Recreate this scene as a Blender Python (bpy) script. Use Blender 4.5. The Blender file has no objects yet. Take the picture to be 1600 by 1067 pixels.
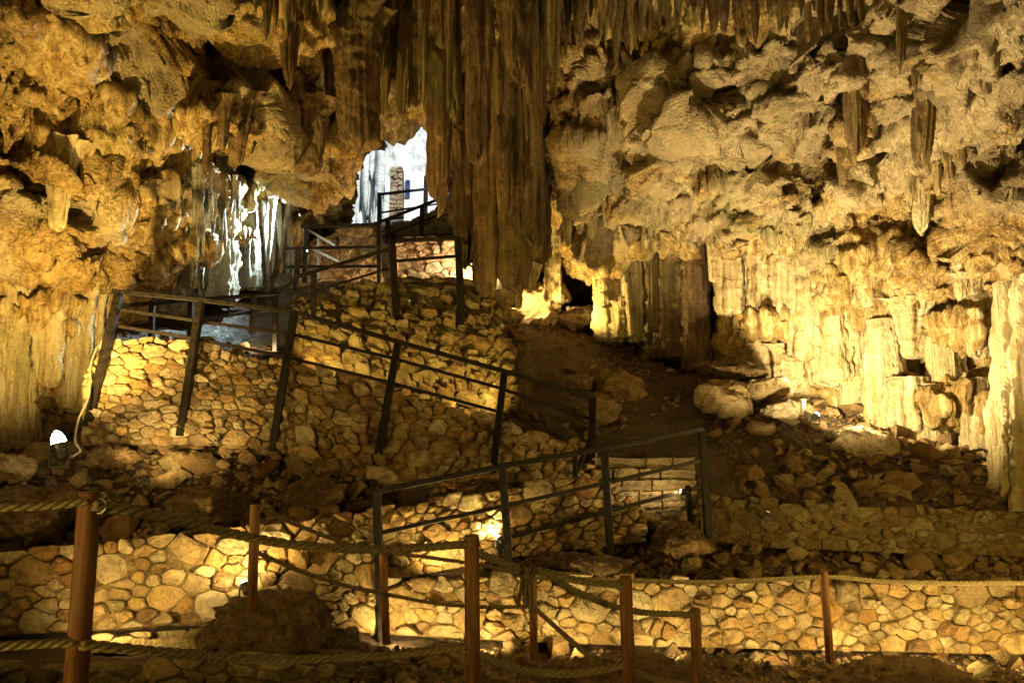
import bpy, bmesh, math, random, time
import numpy as np
from mathutils import Vector, Matrix, Quaternion
T0 = time.time()
scene = bpy.context.scene
col = scene.collection
RAD = math.radians

# ------------------------------------------------------------------ camera, sky, sun, exposure
PITCH = RAD(8.0)
FPX = 1200.0
cam_d = bpy.data.cameras.new('camera'); cam = bpy.data.objects.new('camera', cam_d); col.objects.link(cam)
cam.location = (0, 0, 0); cam.rotation_euler = (RAD(90) + PITCH, 0, 0)
cam_d.sensor_width = 36.0; cam_d.lens = 36.0 * FPX / 1600.0
cam_d.clip_start = 0.05; cam_d.clip_end = 500
scene.camera = cam

world = bpy.data.worlds.new('World'); scene.world = world; world.use_nodes = True
wn = world.node_tree.nodes; wl = world.node_tree.links
bg = wn.get('Background') or wn.new('ShaderNodeBackground')
sky = wn.new('ShaderNodeTexSky'); sky.sky_type = 'NISHITA'; sky.sun_disc = False
SUN_EL, SUN_AZ = RAD(42), RAD(148)
sky.sun_elevation = SUN_EL; sky.sun_rotation = SUN_AZ
wl.new(sky.outputs[0], bg.inputs[0]); bg.inputs[1].default_value = 0.15
sun_d = bpy.data.lights.new('sun', 'SUN'); sun_d.energy = 2.6; sun_d.angle = RAD(0.5); sun_d.color = (1, 0.97, 0.92)
sun = bpy.data.objects.new('sun', sun_d); col.objects.link(sun)
sdir = Vector((math.sin(SUN_AZ) * math.cos(SUN_EL), math.cos(SUN_AZ) * math.cos(SUN_EL), math.sin(SUN_EL)))
sun.rotation_euler = sdir.to_track_quat('Z', 'Y').to_euler(); sun.location = sdir * 40

scene.view_settings.view_transform = 'Standard'
scene.view_settings.look = 'None'
scene.view_settings.exposure = 1.15
scene.view_settings.gamma = 1.0
scene.view_settings.use_curve_mapping = False
scene.render.engine = 'CYCLES'
scene.cycles.use_denoising = True
scene.cycles.max_bounces = 5
scene.cycles.diffuse_bounces = 3
scene.cycles.sample_clamp_indirect = 4.0
scene.cycles.use_light_tree = True

# ------------------------------------------------------------------ maths helpers
CP, SP = math.cos(PITCH), math.sin(PITCH)

def W(px, py, Y):
    """world point at forward distance Y on the sight line of a photograph pixel"""
    a = (px - 800.0) / FPX; b = (533.5 - py) / FPX
    dy = CP - b * SP; dz = SP + b * CP
    t = Y / dy
    return np.array((a * t, Y, dz * t))

def PX(p):
    """photograph pixel of world points (N,3)"""
    p = np.asarray(p, dtype=float)
    f = p[..., 1] * CP + p[..., 2] * SP
    u = -p[..., 1] * SP + p[..., 2] * CP
    f = np.maximum(f, 1e-3)
    return 800 + FPX * p[..., 0] / f, 533.5 - FPX * u / f

_rs = np.random.RandomState(7)
_perm = _rs.permutation(256).astype(np.int32)
_perm = np.concatenate([_perm, _perm, _perm])
_g = _rs.normal(size=(256, 3)); _g /= np.linalg.norm(_g, axis=1)[:, None]
_g = _g.astype(np.float32)

def gnoise(p):
    p = np.asarray(p, dtype=np.float32)
    i = np.floor(p).astype(np.int32); f = p - i
    i &= 255
    u = f * f * f * (f * (f * 6 - 15) + 10)
    out = np.zeros(len(p), np.float32)
    for dx in (0, 1):
        wx = u[:, 0] if dx else 1 - u[:, 0]
        hx = _perm[(i[:, 0] + dx)]
        for dy in (0, 1):
            wy = u[:, 1] if dy else 1 - u[:, 1]
            hy = _perm[hx + ((i[:, 1] + dy) & 255)]
            for dz in (0, 1):
                wz = u[:, 2] if dz else 1 - u[:, 2]
                h = _perm[hy + ((i[:, 2] + dz) & 255)]
                g = _g[h]
                d = g[:, 0] * (f[:, 0] - dx) + g[:, 1] * (f[:, 1] - dy) + g[:, 2] * (f[:, 2] - dz)
                out += wx * wy * wz * d
    return out * 1.5

def fbm(p, octv=4, lac=2.03, gain=0.5, mode=0):
    p = np.asarray(p, dtype=np.float32); a = 1.0; s = np.zeros(len(p), np.float32); tot = 0
    for k in range(octv):
        n = gnoise(p * (lac ** k) + 17.3 * k)
        if mode == 1: n = 1 - 2 * np.abs(n) * 1.4     # ridged
        elif mode == 2: n = 2 * np.abs(n) * 1.4 - 0.6   # billow
        s += a * n; tot += a; a *= gain
    return s / tot

_cj = _rs.uniform(0, 1, (256, 3)).astype(np.float32); _cd = _rs.normal(size=(256, 3)).astype(np.float32); _cd /= np.linalg.norm(_cd, axis=1)[:, None]
def crag(p):
    """broken-plate noise: every cell is a plane of its own tilt, with sharp steps between"""
    p = np.asarray(p, np.float32); i = np.floor(p).astype(np.int32)
    best = np.full(len(p), 99, np.float32); val = np.zeros(len(p), np.float32)
    for dx in (-1, 0, 1):
        for dy in (-1, 0, 1):
            for dz in (-1, 0, 1):
                c = i + np.array((dx, dy, dz), np.int32)
                h = _perm[_perm[_perm[c[:, 0] & 255] + (c[:, 1] & 255)] + (c[:, 2] & 255)]
                q = p - (c + _cj[h]); d = (q * q).sum(1); m = d < best
                best[m] = d[m]; val[m] = (q[m] * _cd[h[m]]).sum(1) + _cj[h[m], 0] * 0.5 - 0.25
    return val

def smooth(a, b, x):
    t = np.clip((x - a) / (b - a), 0, 1); return t * t * (3 - 2 * t)

# ------------------------------------------------------------------ object helpers
def link(o, parent=None):
    col.objects.link(o)
    if parent is not None:
        o.parent = parent
    return o

def mesh_from(name, verts, faces, mat=None, smooth_sh=False):
    me = bpy.data.meshes.new(name)
    verts = np.asarray(verts, dtype=np.float32)
    if isinstance(faces, np.ndarray) and faces.ndim == 2:
        nf, k = faces.shape
        me.vertices.add(len(verts)); me.vertices.foreach_set('co', verts.ravel())
        me.loops.add(nf * k); me.loops.foreach_set('vertex_index', faces.astype(np.int32).ravel())
        me.polygons.add(nf); me.polygons.foreach_set('loop_start', np.arange(0, nf * k, k, dtype=np.int32))
        me.update(calc_edges=True)
    else:
        me.from_pydata([tuple(v) for v in verts], [], [tuple(f) for f in faces]); me.update()
    if smooth_sh:
        me.polygons.foreach_set('use_smooth', np.ones(len(me.polygons), bool))
    if mat: me.materials.append(mat)
    return me

def tag(o, label=None, cat=None, group=None, kind=None):
    if label: o['label'] = label
    if cat: o['category'] = cat
    if group: o['group'] = group
    if kind: o['kind'] = kind
    return o

def empty(name, loc, label=None, cat=None, group=None, kind=None, parent=None):
    o = bpy.data.objects.new(name, None); link(o, parent); o.location = tuple(loc); o.empty_display_size = 0.2
    return tag(o, label, cat, group, kind)

def obj(name, verts, faces, mat, parent=None, centre=True, smooth_sh=False, **kw):
    """one mesh object; its origin sits at its own centre; a child is placed relative to its parent"""
    verts = np.asarray(verts, dtype=float)
    c = (verts.min(0) + verts.max(0)) / 2 if centre else np.zeros(3)
    o = bpy.data.objects.new(name, mesh_from(name, verts - c, faces, mat, smooth_sh))
    link(o, parent)
    base = np.zeros(3)
    q = parent
    while q is not None:
        base = base + np.array(q.location); q = q.parent
    o.location = tuple(c - base)
    return tag(o, **kw)

class MB:
    def __init__(s): s.v = []; s.f = []; s.n = 0
    def add(s, v, f):
        v = np.asarray(v, float)
        s.v.append(v); s.f += [tuple(i + s.n for i in q) for q in f]; s.n += len(v)
    def beam(s, a, b, w, h=None, up=(0, 0, 1)):
        h = h or w
        a = np.array(a, float); b = np.array(b, float); d = b - a; L = np.linalg.norm(d); d /= L
        up = np.array(up, float)
        if abs(np.dot(up, d)) > 0.95: up = np.array((0., 1., 0.))
        r = np.cross(d, up); r /= np.linalg.norm(r); u = np.cross(r, d)
        c = 0.12 * min(w, h)   # chamfer
        prof = [(-w/2 + c, -h/2), (w/2 - c, -h/2), (w/2, -h/2 + c), (w/2, h/2 - c), (w/2 - c, h/2), (-w/2 + c, h/2), (-w/2, h/2 - c), (-w/2, -h/2 + c)]
        V = [a + r * x + u * y for x, y in prof] + [b + r * x + u * y for x, y in prof]
        F = [(i, (i + 1) % 8, 8 + (i + 1) % 8, 8 + i) for i in range(8)] + [tuple(range(7, -1, -1)), tuple(range(8, 16))]
        s.add(V, F)
    def lathe(s, a, b, prof, n=16):
        """prof: list of (t along a->b, radius)"""
        a = np.array(a, float); b = np.array(b, float); d = b - a; L = np.linalg.norm(d); d /= L
        up = np.array((0., 0., 1.)) if abs(d[2]) < 0.9 else np.array((0., 1., 0.))
        r = np.cross(d, up); r /= np.linalg.norm(r); u = np.cross(r, d)
        V = []; F = []
        for t, rad in prof:
            for k in range(n):
                an = 2 * math.pi * k / n
                V.append(a + d * L * t + (r * math.cos(an) + u * math.sin(an)) * rad)
        for j in range(len(prof) - 1):
            for k in range(n):
                F.append((j * n + k, j * n + (k + 1) % n, (j + 1) * n + (k + 1) % n, (j + 1) * n + k))
        F.append(tuple(range(n - 1, -1, -1))); F.append(tuple(range((len(prof) - 1) * n, len(prof) * n)))
        s.add(V, F)
    def sweep(s, pts, rad, n=8):
        pts = np.asarray(pts, float); m = len(pts)
        tan = np.gradient(pts, axis=0); tan /= np.linalg.norm(tan, axis=1)[:, None]
        V = []; F = []
        up = np.array((0.13, 0.2, 1.0))
        for i in range(m):
            r = np.cross(tan[i], up); r /= np.linalg.norm(r); u = np.cross(r, tan[i])
            rr = rad[i] if hasattr(rad, '__len__') else rad
            for k in range(n):
                an = 2 * math.pi * k / n
                V.append(pts[i] + rr * (r * math.cos(an) + u * math.sin(an)))
        for i in range(m - 1):
            for k in range(n):
                F.append((i * n + k, i * n + (k + 1) % n, (i + 1) * n + (k + 1) % n, (i + 1) * n + k))
        F.append(tuple(range(n - 1, -1, -1))); F.append(tuple(range((m - 1) * n, m * n)))
        s.add(V, F)
    def obj(s, name, mat, parent=None, smooth_sh=False, **kw):
        return obj(name, np.concatenate(s.v), s.f, mat, parent, smooth_sh=smooth_sh, **kw)

# ------------------------------------------------------------------ materials
def new_mat(name):
    m = bpy.data.materials.new(name); m.use_nodes = True
    nt = m.node_tree; b = nt.nodes['Principled BSDF']
    return m, nt, b

def N(nt, typ, **kw):
    n = nt.nodes.new(typ)
    for k, v in kw.items():
        if k == 'inp':
            for kk, vv in v.items(): n.inputs[kk].default_value = vv
        else: setattr(n, k, v)
    return n

def ramp(nt, src, stops):
    r = nt.nodes.new('ShaderNodeValToRGB')
    while len(r.color_ramp.elements) < len(stops): r.color_ramp.elements.new(0.5)
    for e, (p, c) in zip(r.color_ramp.elements, stops):
        e.position = p; e.color = (*c, 1) if len(c) == 3 else c
    nt.links.new(src, r.inputs[0]); return r

def mixc(nt, fac, a, b, mode='MIX'):
    m = nt.nodes.new('ShaderNodeMix'); m.data_type = 'RGBA'; m.blend_type = mode
    for sock, val in ((m.inputs[0], fac), (m.inputs[6], a), (m.inputs[7], b)):
        if hasattr(val, 'links'): nt.links.new(val, sock)
        elif isinstance(val, (int, float)): sock.default_value = val
        else: sock.default_value = (*val, 1)
    return m.outputs[2]

def math_n(nt, op, a, b=None):
    m = nt.nodes.new('ShaderNodeMath'); m.operation = op
    for sock, val in ((m.inputs[0], a), (m.inputs[1], b)):
        if val is None: continue
        if hasattr(val, 'links'): nt.links.new(val, sock)
        else: sock.default_value = val
    return m.outputs[0]

def geo_pos(nt):
    return nt.nodes.new('ShaderNodeNewGeometry').outputs['Position']

def noise_t(nt, vec, scale, detail=6, rough=0.6, dist=0.0, stretch=None):
    if stretch:
        mp = nt.nodes.new('ShaderNodeMapping'); mp.inputs['Scale'].default_value = stretch
        nt.links.new(vec, mp.inputs['Vector']); vec = mp.outputs[0]
    n = nt.nodes.new('ShaderNodeTexNoise'); n.inputs['Scale'].default_value = scale
    n.inputs['Detail'].default_value = detail; n.inputs['Roughness'].default_value = rough; n.inputs['Distortion'].default_value = dist
    nt.links.new(vec, n.inputs['Vector']); return n

def rock_material(name, light, mid, dark, green=(0.12, 0.14, 0.03), streak=0.0, rough=0.75, bump=1.0, attr=None, spec=0.3):
    m, nt, b = new_mat(name); L = nt.links.new
    P = geo_pos(nt)
    n1 = noise_t(nt, P, 0.9, 8, 0.62, 0.8)
    n2 = noise_t(nt, P, 5.5, 8, 0.68, 0.4)
    n3 = noise_t(nt, P, 0.45, 5, 0.55, 1.0)
    st = noise_t(nt, P, 1.0, 6, 0.6, 0.2, (9, 9, 0.5))
    c1 = ramp(nt, n1.outputs[0], [(0.36, dark), (0.50, mid), (0.65, light)])
    c2 = ramp(nt, n2.outputs[0], [(0.38, dark), (0.52, mid), (0.66, light)])
    n4 = noise_t(nt, P, 21, 6, 0.7, 0.3)
    c4 = ramp(nt, n4.outputs[0], [(0.36, (0.26, 0.21, 0.15)), (0.48, (1, 1, 1)), (0.64, (1.4, 1.36, 1.28))])
    base = mixc(nt, 0.5, c1.outputs[0], c2.outputs[0])
    base = mixc(nt, 0.75, base, c4.outputs[0], 'MULTIPLY')
    cs = ramp(nt, st.outputs[0], [(0.36, dark), (0.50, mid), (0.64, light)])
    if attr:
        at = N(nt, 'ShaderNodeAttribute', attribute_name=attr); fs = math_n(nt, 'MULTIPLY', at.outputs['Fac'], 0.7)
        base = mixc(nt, fs, base, cs.outputs[0])
        ag = N(nt, 'ShaderNodeAttribute', attribute_name='greyness'); base = mixc(nt, math_n(nt, 'MULTIPLY', ag.outputs['Fac'], 0.6), base, (0.38, 0.31, 0.20))
    elif streak: base = mixc(nt, streak, base, cs.outputs[0])
    g = ramp(nt, n3.outputs[0], [(0.52, (0, 0, 0)), (0.68, (1, 1, 1))])
    gf = math_n(nt, 'MULTIPLY', g.outputs[0], 0.45)
    base = mixc(nt, gf, base, green)
    # fine dark pits and specks
    v = nt.nodes.new('ShaderNodeTexVoronoi'); v.inputs['Scale'].default_value = 16; v.inputs['Randomness'].default_value = 1
    nd = noise_t(nt, P, 7, 3, 0.5)
    va = nt.nodes.new('ShaderNodeVectorMath'); va.operation = 'ADD'; L(P, va.inputs[0])
    sc = nt.nodes.new('ShaderNodeVectorMath'); sc.operation = 'SCALE'; sc.inputs['Scale'].default_value = 0.25; L(nd.outputs[1], sc.inputs[0]); L(sc.outputs[0], va.inputs[1])
    L(va.outputs[0], v.inputs['Vector'])
    L(base, b.inputs['Base Color'])
    rr = ramp(nt, n2.outputs[0], [(0.3, (rough - 0.2,) * 3), (0.7, (rough + 0.15,) * 3)])
    L(rr.outputs[0], b.inputs['Roughness']); b.inputs['Specular IOR Level'].default_value = spec
    # bump
    h1 = noise_t(nt, P, 9, 10, 0.72, 0.6)
    h2 = noise_t(nt, P, 30, 8, 0.72, 0.5)
    h = math_n(nt, 'ADD', math_n(nt, 'ADD', h1.outputs[0], math_n(nt, 'MULTIPLY', h2.outputs[0], 0.35)), math_n(nt, 'MULTIPLY', v.outputs[0], 0.35))
    if attr or streak:
        f2 = noise_t(nt, P, 1.0, 5, 0.6, 0.1, (26, 26, 0.9))
        hs = math_n(nt, 'ADD', math_n(nt, 'MULTIPLY', f2.outputs[0], 0.9), math_n(nt, 'MULTIPLY', h1.outputs[0], 0.45))
        mx = nt.nodes.new('ShaderNodeMix'); mx.data_type = 'FLOAT'
        if attr: L(at.outputs['Fac'], mx.inputs[0])
        else: mx.inputs[0].default_value = 0.8
        L(h, mx.inputs[2]); L(hs, mx.inputs[3]); h = mx.outputs[0]
    bp = N(nt, 'ShaderNodeBump', inp={'Strength': 1.0, 'Distance': 0.11 * bump}); L(h, bp.inputs['Height']); L(bp.outputs[0], b.inputs['Normal'])
    return m

def stone_material(name, cols, bump=1.0, rough=0.8, vary=0.35):
    m, nt, b = new_mat(name); L = nt.links.new
    oi = nt.nodes.new('ShaderNodeObjectInfo'); P = geo_pos(nt)
    rp = ramp(nt, oi.outputs['Random'], [(i / (len(cols) - 1), c) for i, c in enumerate(cols)])
    n1 = noise_t(nt, P, 6, 8, 0.66, 0.5); n2 = noise_t(nt, P, 28, 6, 0.7)
    d = ramp(nt, n1.outputs[0], [(0.32, (0.42, 0.36, 0.28)), (0.5, (1, 1, 1)), (0.68, (1.35, 1.32, 1.2))])
    c = mixc(nt, 0.9, rp.outputs[0], d.outputs[0], 'MULTIPLY')
    d2 = ramp(nt, n2.outputs[0], [(0.35, (0.7, 0.65, 0.6)), (0.6, (1.1, 1.1, 1.1))])
    c = mixc(nt, 0.8, c, d2.outputs[0], 'MULTIPLY')
    L(c, b.inputs['Base Color']); b.inputs['Roughness'].default_value = rough; b.inputs['Specular IOR Level'].default_value = 0.3
    n3 = noise_t(nt, P, 13, 10, 0.75, 0.7)
    h = math_n(nt, 'ADD', math_n(nt, 'ADD', n1.outputs[0], math_n(nt, 'MULTIPLY', n2.outputs[0], 0.3)), math_n(nt, 'MULTIPLY', n3.outputs[0], 0.8))
    bp = N(nt, 'ShaderNodeBump', inp={'Strength': 1.0, 'Distance': 0.10 * bump}); L(h, bp.inputs['Height']); L(bp.outputs[0], b.inputs['Normal'])
    return m

def plain_material(name, c1, c2, scale=12, rough=0.5, metallic=0.0, bump=0.01, spec=0.5, stretch=None):
    m, nt, b = new_mat(name); L = nt.links.new
    tc = nt.nodes.new('ShaderNodeTexCoord')
    n = noise_t(nt, tc.outputs['Object'], scale, 6, 0.6, 0.2, stretch)
    r = ramp(nt, n.outputs[0], [(0.35, c1), (0.65, c2)]); L(r.outputs[0], b.inputs['Base Color'])
    rr = ramp(nt, n.outputs[0], [(0.3, (rough - 0.12,) * 3), (0.7, (rough + 0.12,) * 3)]); L(rr.outputs[0], b.inputs['Roughness'])
    b.inputs['Metallic'].default_value = metallic; b.inputs['Specular IOR Level'].default_value = spec
    bp = N(nt, 'ShaderNodeBump', inp={'Strength': 0.6, 'Distance': bump}); L(n.outputs[0], bp.inputs['Height']); L(bp.outputs[0], b.inputs['Normal'])
    return m

def emit_material(name, c, s):
    m, nt, b = new_mat(name)
    b.inputs['Base Color'].default_value = (*c, 1); b.inputs['Emission Color'].default_value = (*c, 1); b.inputs['Emission Strength'].default_value = s
    return m

M_ROCK = rock_material('cave_rock', (0.68, 0.54, 0.29), (0.40, 0.25, 0.075), (0.085, 0.042, 0.011), attr='flute', bump=1.3)
M_SHELL = rock_material('shell_rock', (0.22, 0.17, 0.10), (0.14, 0.10, 0.05), (0.05, 0.035, 0.02))
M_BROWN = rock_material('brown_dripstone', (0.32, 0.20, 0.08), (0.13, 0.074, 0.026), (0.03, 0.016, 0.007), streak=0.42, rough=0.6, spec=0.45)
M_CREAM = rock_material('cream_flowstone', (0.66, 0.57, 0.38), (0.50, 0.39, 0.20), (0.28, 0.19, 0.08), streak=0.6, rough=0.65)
M_TAN = rock_material('tan_dripstone', (0.44, 0.33, 0.16), (0.26, 0.17, 0.065), (0.08, 0.045, 0.018), streak=0.6, rough=0.7)
M_GREY = rock_material('grey_flowstone', (0.62, 0.62, 0.56), (0.34, 0.31, 0.25), (0.12, 0.10, 0.075), streak=0.3, rough=0.9, spec=0.08, bump=1.6)
M_MUD = rock_material('dark_earth', (0.16, 0.085, 0.034), (0.08, 0.042, 0.017), (0.03, 0.016, 0.007), green=(0.05, 0.05, 0.015), rough=0.52, bump=1.3, spec=0.6)
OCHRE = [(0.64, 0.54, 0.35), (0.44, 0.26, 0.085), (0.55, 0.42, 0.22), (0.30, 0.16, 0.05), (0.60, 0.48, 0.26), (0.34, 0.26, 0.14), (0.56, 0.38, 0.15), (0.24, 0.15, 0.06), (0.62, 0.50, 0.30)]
M_STONE = stone_material('masonry_stone', OCHRE)
M_STONE_RED = stone_material('reddish_masonry_stone', [(0.46, 0.31, 0.17), (0.54, 0.43, 0.28), (0.40, 0.23, 0.12), (0.50, 0.37, 0.23)])
M_STONE_GREEN = stone_material('greenish_masonry_stone', [(0.28, 0.33, 0.18), (0.42, 0.40, 0.28), (0.20, 0.27, 0.14), (0.46, 0.34, 0.24)])  # greenish and tan tones, picked per stone
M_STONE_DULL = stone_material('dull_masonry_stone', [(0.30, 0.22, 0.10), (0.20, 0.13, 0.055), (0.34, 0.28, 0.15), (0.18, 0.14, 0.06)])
M_RUBBLE = stone_material('rubble_stone', [(0.32, 0.21, 0.085), (0.16, 0.10, 0.04), (0.42, 0.32, 0.17), (0.23, 0.12, 0.045), (0.30, 0.24, 0.12)], rough=0.6)
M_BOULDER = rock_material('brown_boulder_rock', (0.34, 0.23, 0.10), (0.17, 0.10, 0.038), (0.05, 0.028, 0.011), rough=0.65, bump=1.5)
M_SHAFT = rock_material('sunlit_limestone', (0.86, 0.88, 0.85), (0.80, 0.83, 0.79), (0.34, 0.42, 0.32), green=(0.5, 0.55, 0.48), streak=0.4)  # near-white albedo: the glare of daylight is partly put into the colour
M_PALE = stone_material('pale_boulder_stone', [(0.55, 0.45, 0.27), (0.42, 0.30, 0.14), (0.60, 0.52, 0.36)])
M_MORTAR = rock_material('mortar', (0.40, 0.29, 0.135), (0.24, 0.16, 0.065), (0.08, 0.046, 0.018), rough=0.9, bump=0.7)
M_STEP = stone_material('step_stone', [(0.42, 0.34, 0.21), (0.34, 0.25, 0.14), (0.46, 0.39, 0.27)])
M_RAIL = plain_material('dark_painted_metal', (0.004, 0.003, 0.002), (0.015, 0.010, 0.006), 14, 0.5, 0.0, 0.006, spec=0.22)
M_POST = plain_material('rust_brown_wood', (0.11, 0.042, 0.012), (0.34, 0.15, 0.045), 9, 0.6, 0.0, 0.014, stretch=(4, 4, 0.3))
M_ROPE = plain_material('hemp_rope', (0.17, 0.13, 0.05), (0.40, 0.33, 0.17), 60, 0.75, 0.0, 0.006)
M_ROPE_D = plain_material('dark_hemp_rope', (0.09, 0.06, 0.022), (0.22, 0.16, 0.07), 60, 0.75, 0.0, 0.006)
M_STEEL = plain_material('galvanised_wire', (0.35, 0.34, 0.32), (0.55, 0.54, 0.5), 30, 0.35, 0.9, 0.002)
M_CABLE = plain_material('cable_sheath', (0.22, 0.19, 0.12), (0.34, 0.30, 0.2), 20, 0.5)
M_LAMP = plain_material('lamp_housing', (0.02, 0.02, 0.02), (0.05, 0.045, 0.04), 20, 0.45, 0.5, 0.002)
M_WARM = emit_material('lit_warm_lens', (1.0, 0.78, 0.38), 18)
M_WHITE = emit_material('lit_white_lens', (1.0, 0.88, 0.58), 26)
M_DIM = emit_material('dim_warm_lens', (1.0, 0.75, 0.35), 3)
M_PLASTER = plain_material('white_plaster', (0.7, 0.7, 0.68), (0.82, 0.82, 0.8), 4, 0.8)
M_BLUE = plain_material('blue_paint', (0.03, 0.07, 0.2), (0.05, 0.1, 0.28), 8, 0.5)
M_GLASS = plain_material('dark_glass', (0.02, 0.03, 0.05), (0.03, 0.04, 0.06), 3, 0.1)

# ------------------------------------------------------------------ the cave wall: base distances, then bulges, fused and weathered
CTRL = [(-250,-250,6.5),(0,-250,7.2),(200,-250,7.6),(400,-250,8.6),(600,-250,9.4),(800,-250,9.4),(1000,-250,9.2),(1200,-250,8.8),(1400,-250,8.0),(1600,-250,7.2),(1850,-250,6.4),
 (-250,0,8.4),(0,0,9.2),(200,0,10.0),(400,0,11.8),(600,0,13.2),(800,0,13.2),(1000,0,12.6),(1200,0,11.8),(1400,0,11.0),(1600,0,10.0),(1850,0,8.6),
 (-250,150,9.6),(0,150,10.2),(200,150,11.2),(400,150,13.0),(600,150,15.2),(800,150,14.6),(1000,150,13.2),(1200,150,12.4),(1400,150,11.6),(1600,150,10.6),(1850,150,9.2),
 (-250,300,10.2),(0,300,10.8),(200,300,12.0),(350,300,13.8),(480,300,17.0),(620,300,17.8),(760,300,15.2),(900,300,14.6),(1050,300,13.8),(1200,300,13.2),(1400,300,12.6),(1600,300,11.6),(1850,300,9.8),
 (-250,420,10.4),(0,420,11.4),(150,420,12.6),(300,420,14.8),(480,400,17.6),(640,400,18.0),(780,400,16.0),(900,400,16.6),(1050,400,15.4),(1200,400,14.4),(1400,400,13.6),(1600,400,12.2),(1850,400,10.2),
 (-250,540,11.0),(0,540,12.0),(120,540,12.8),(300,520,15.6),(480,480,17.6),(780,480,17.2),(900,500,17.6),(1050,500,16.4),(1200,520,15.2),(1400,540,14.2),(1600,540,12.6),(1850,540,10.6),
 (-250,700,11.4),(0,700,12.4),(150,700,13.2),(400,700,16.5),(800,700,18.0),(1200,650,15.6),(1400,700,14.2),(1600,700,12.8),(1850,700,11.0),
 (-250,900,11.6),(0,900,12.6),(400,900,16.5),(800,900,18.0),(1200,900,15.6),(1600,900,12.8),(1850,900,11.0)]
_C = np.array([W(*c) for c in CTRL])
_cx = _C[:, [0, 2]]; _cy = _C[:, 1]

def _tps(r2): return np.where(r2 > 1e-9, 0.5 * r2 * np.log(np.maximum(r2, 1e-9)), 0)
_d2 = ((_cx[:, None] - _cx[None]) ** 2).sum(-1)
_n = len(_cx); _A = np.zeros((_n + 3, _n + 3)); _A[:_n, :_n] = _tps(_d2) + np.eye(_n) * 0.15
_A[:_n, _n] = 1; _A[:_n, _n + 1:] = _cx; _A[_n, :_n] = 1; _A[_n + 1:, :_n] = _cx.T
_w = np.linalg.solve(_A, np.concatenate([_cy, np.zeros(3)]))

def sheetY(x, z):
    q = np.stack([np.ravel(x), np.ravel(z)], 1)
    out = np.zeros(len(q))
    for i in range(0, len(q), 20000):
        s = q[i:i + 20000]
        d2 = ((s[:, None] - _cx[None]) ** 2).sum(-1)
        out[i:i + 20000] = _tps(d2) @ _w[:_n] + _w[_n] + s @ _w[_n + 1:]
    return np.clip(out, 4.5, 19).reshape(np.shape(x))

def onwall(px, py, off=0.0):
    Y = 13.0
    for _ in range(12):
        p = W(px, py, Y); Y = 0.5 * Y + 0.5 * float(sheetY(p[0], p[2]))
    return W(px, py, Y + off)

def ellipse_mask(X, Z, px, py, rx, ry, soft=0.35):
    c = onwall(px, py); k = c[1] / FPX
    d = np.sqrt(((X - c[0]) / (rx * k)) ** 2 + ((Z - c[2]) / (ry * k)) ** 2)
    return 1 - smooth(1 - soft, 1 + soft, d)

gx = np.arange(-13.6, 13.61, 0.11); gz = np.arange(-4.2, 11.6, 0.11)
X, Z = np.meshgrid(gx, gz)
Yb = sheetY(X, Z)
pp = np.stack([X.ravel(), Yb.ravel(), Z.ravel()], 1)
Yb = Yb + (fbm(pp * 0.35, 3) * 0.9 + fbm(pp * 0.8 + 9, 3, mode=1) * 0.35).reshape(X.shape)
# recesses (deeper hollows of the wall)
for (px, py, rx, ry, dep) in [(945, 430, 85, 85, 2.2), (885, 450, 85, 80, 2.0), (270, 215, 70, 45, 1.3), (190, 430, 200, 26, 0.9), (40, 20, 80, 40, 1.0), (30, 620, 40, 60, 1.2),
                              (1100, 20, 110, 45, 0.9), (1090, 470, 40, 110, 1.2), (1545, 330, 55, 22, 0.5), (1250, 250, 90, 16, 0.5), (380, 360, 90, 90, 0.8),
                              (1180, 600, 130, 40, 0.8), (470, 60, 60, 70, 0.7), (620, 60, 60, 80, 0.9), (150, 260, 30, 40, .5), (330, 105, 40, 18, .6), (115, 130, 22, 30, .5),
                              (1390, 100, 40, 20, .5), (1170, 330, 60, 12, .4), (880, 60, 60, 40, 0.9), (1480, 235, 60, 12, 0.5)]:
    Yb = Yb + dep * ellipse_mask(X, Z, px, py, rx, ry)
# daylight opening
HOLE = [(642, 176), (676, 200), (706, 300), (712, 392), (494, 392), (488, 322), (522, 262), (572, 212)]
hp = np.array([W(a, b, 17.2) for a, b in HOLE])[:, [0, 2]]
def inpoly(x, z, poly):
    r = np.zeros(np.shape(x), bool); n = len(poly)
    for i in range(n):
        x1, z1 = poly[i]; x2, z2 = poly[(i + 1) % n]
        c = ((z1 > z) != (z2 > z)) & (x < (x2 - x1) * (z - z1) / (z2 - z1 + 1e-12) + x1)
        r ^= c
    return r
Yb = np.where(inpoly(X + 0.12 * np.sin(Z * 7), Z + 0.1 * np.sin(X * 9), hp), 23.5, Yb)

nz, nx = X.shape
front = np.stack([X.ravel(), Yb.ravel(), Z.ravel()], 1)
back = front.copy(); back[:, 1] = 25.0
nv = nz * nx
idx = np.arange(nv).reshape(nz, nx)
q = np.stack([idx[:-1, :-1], idx[:-1, 1:], idx[1:, 1:], idx[1:, :-1]], -1).reshape(-1, 4)
faces = [q, q[:, ::-1] + nv]
per = np.concatenate([idx[0, :], idx[1:, -1], idx[-1, -2::-1], idx[-2:0:-1, 0]])
pn = np.roll(per, -1)
faces.append(np.stack([per, per + nv, pn + nv, pn], 1))
allv = [np.concatenate([front, back])]; allf = [np.concatenate(faces)]
nbase = 2 * nv

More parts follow.
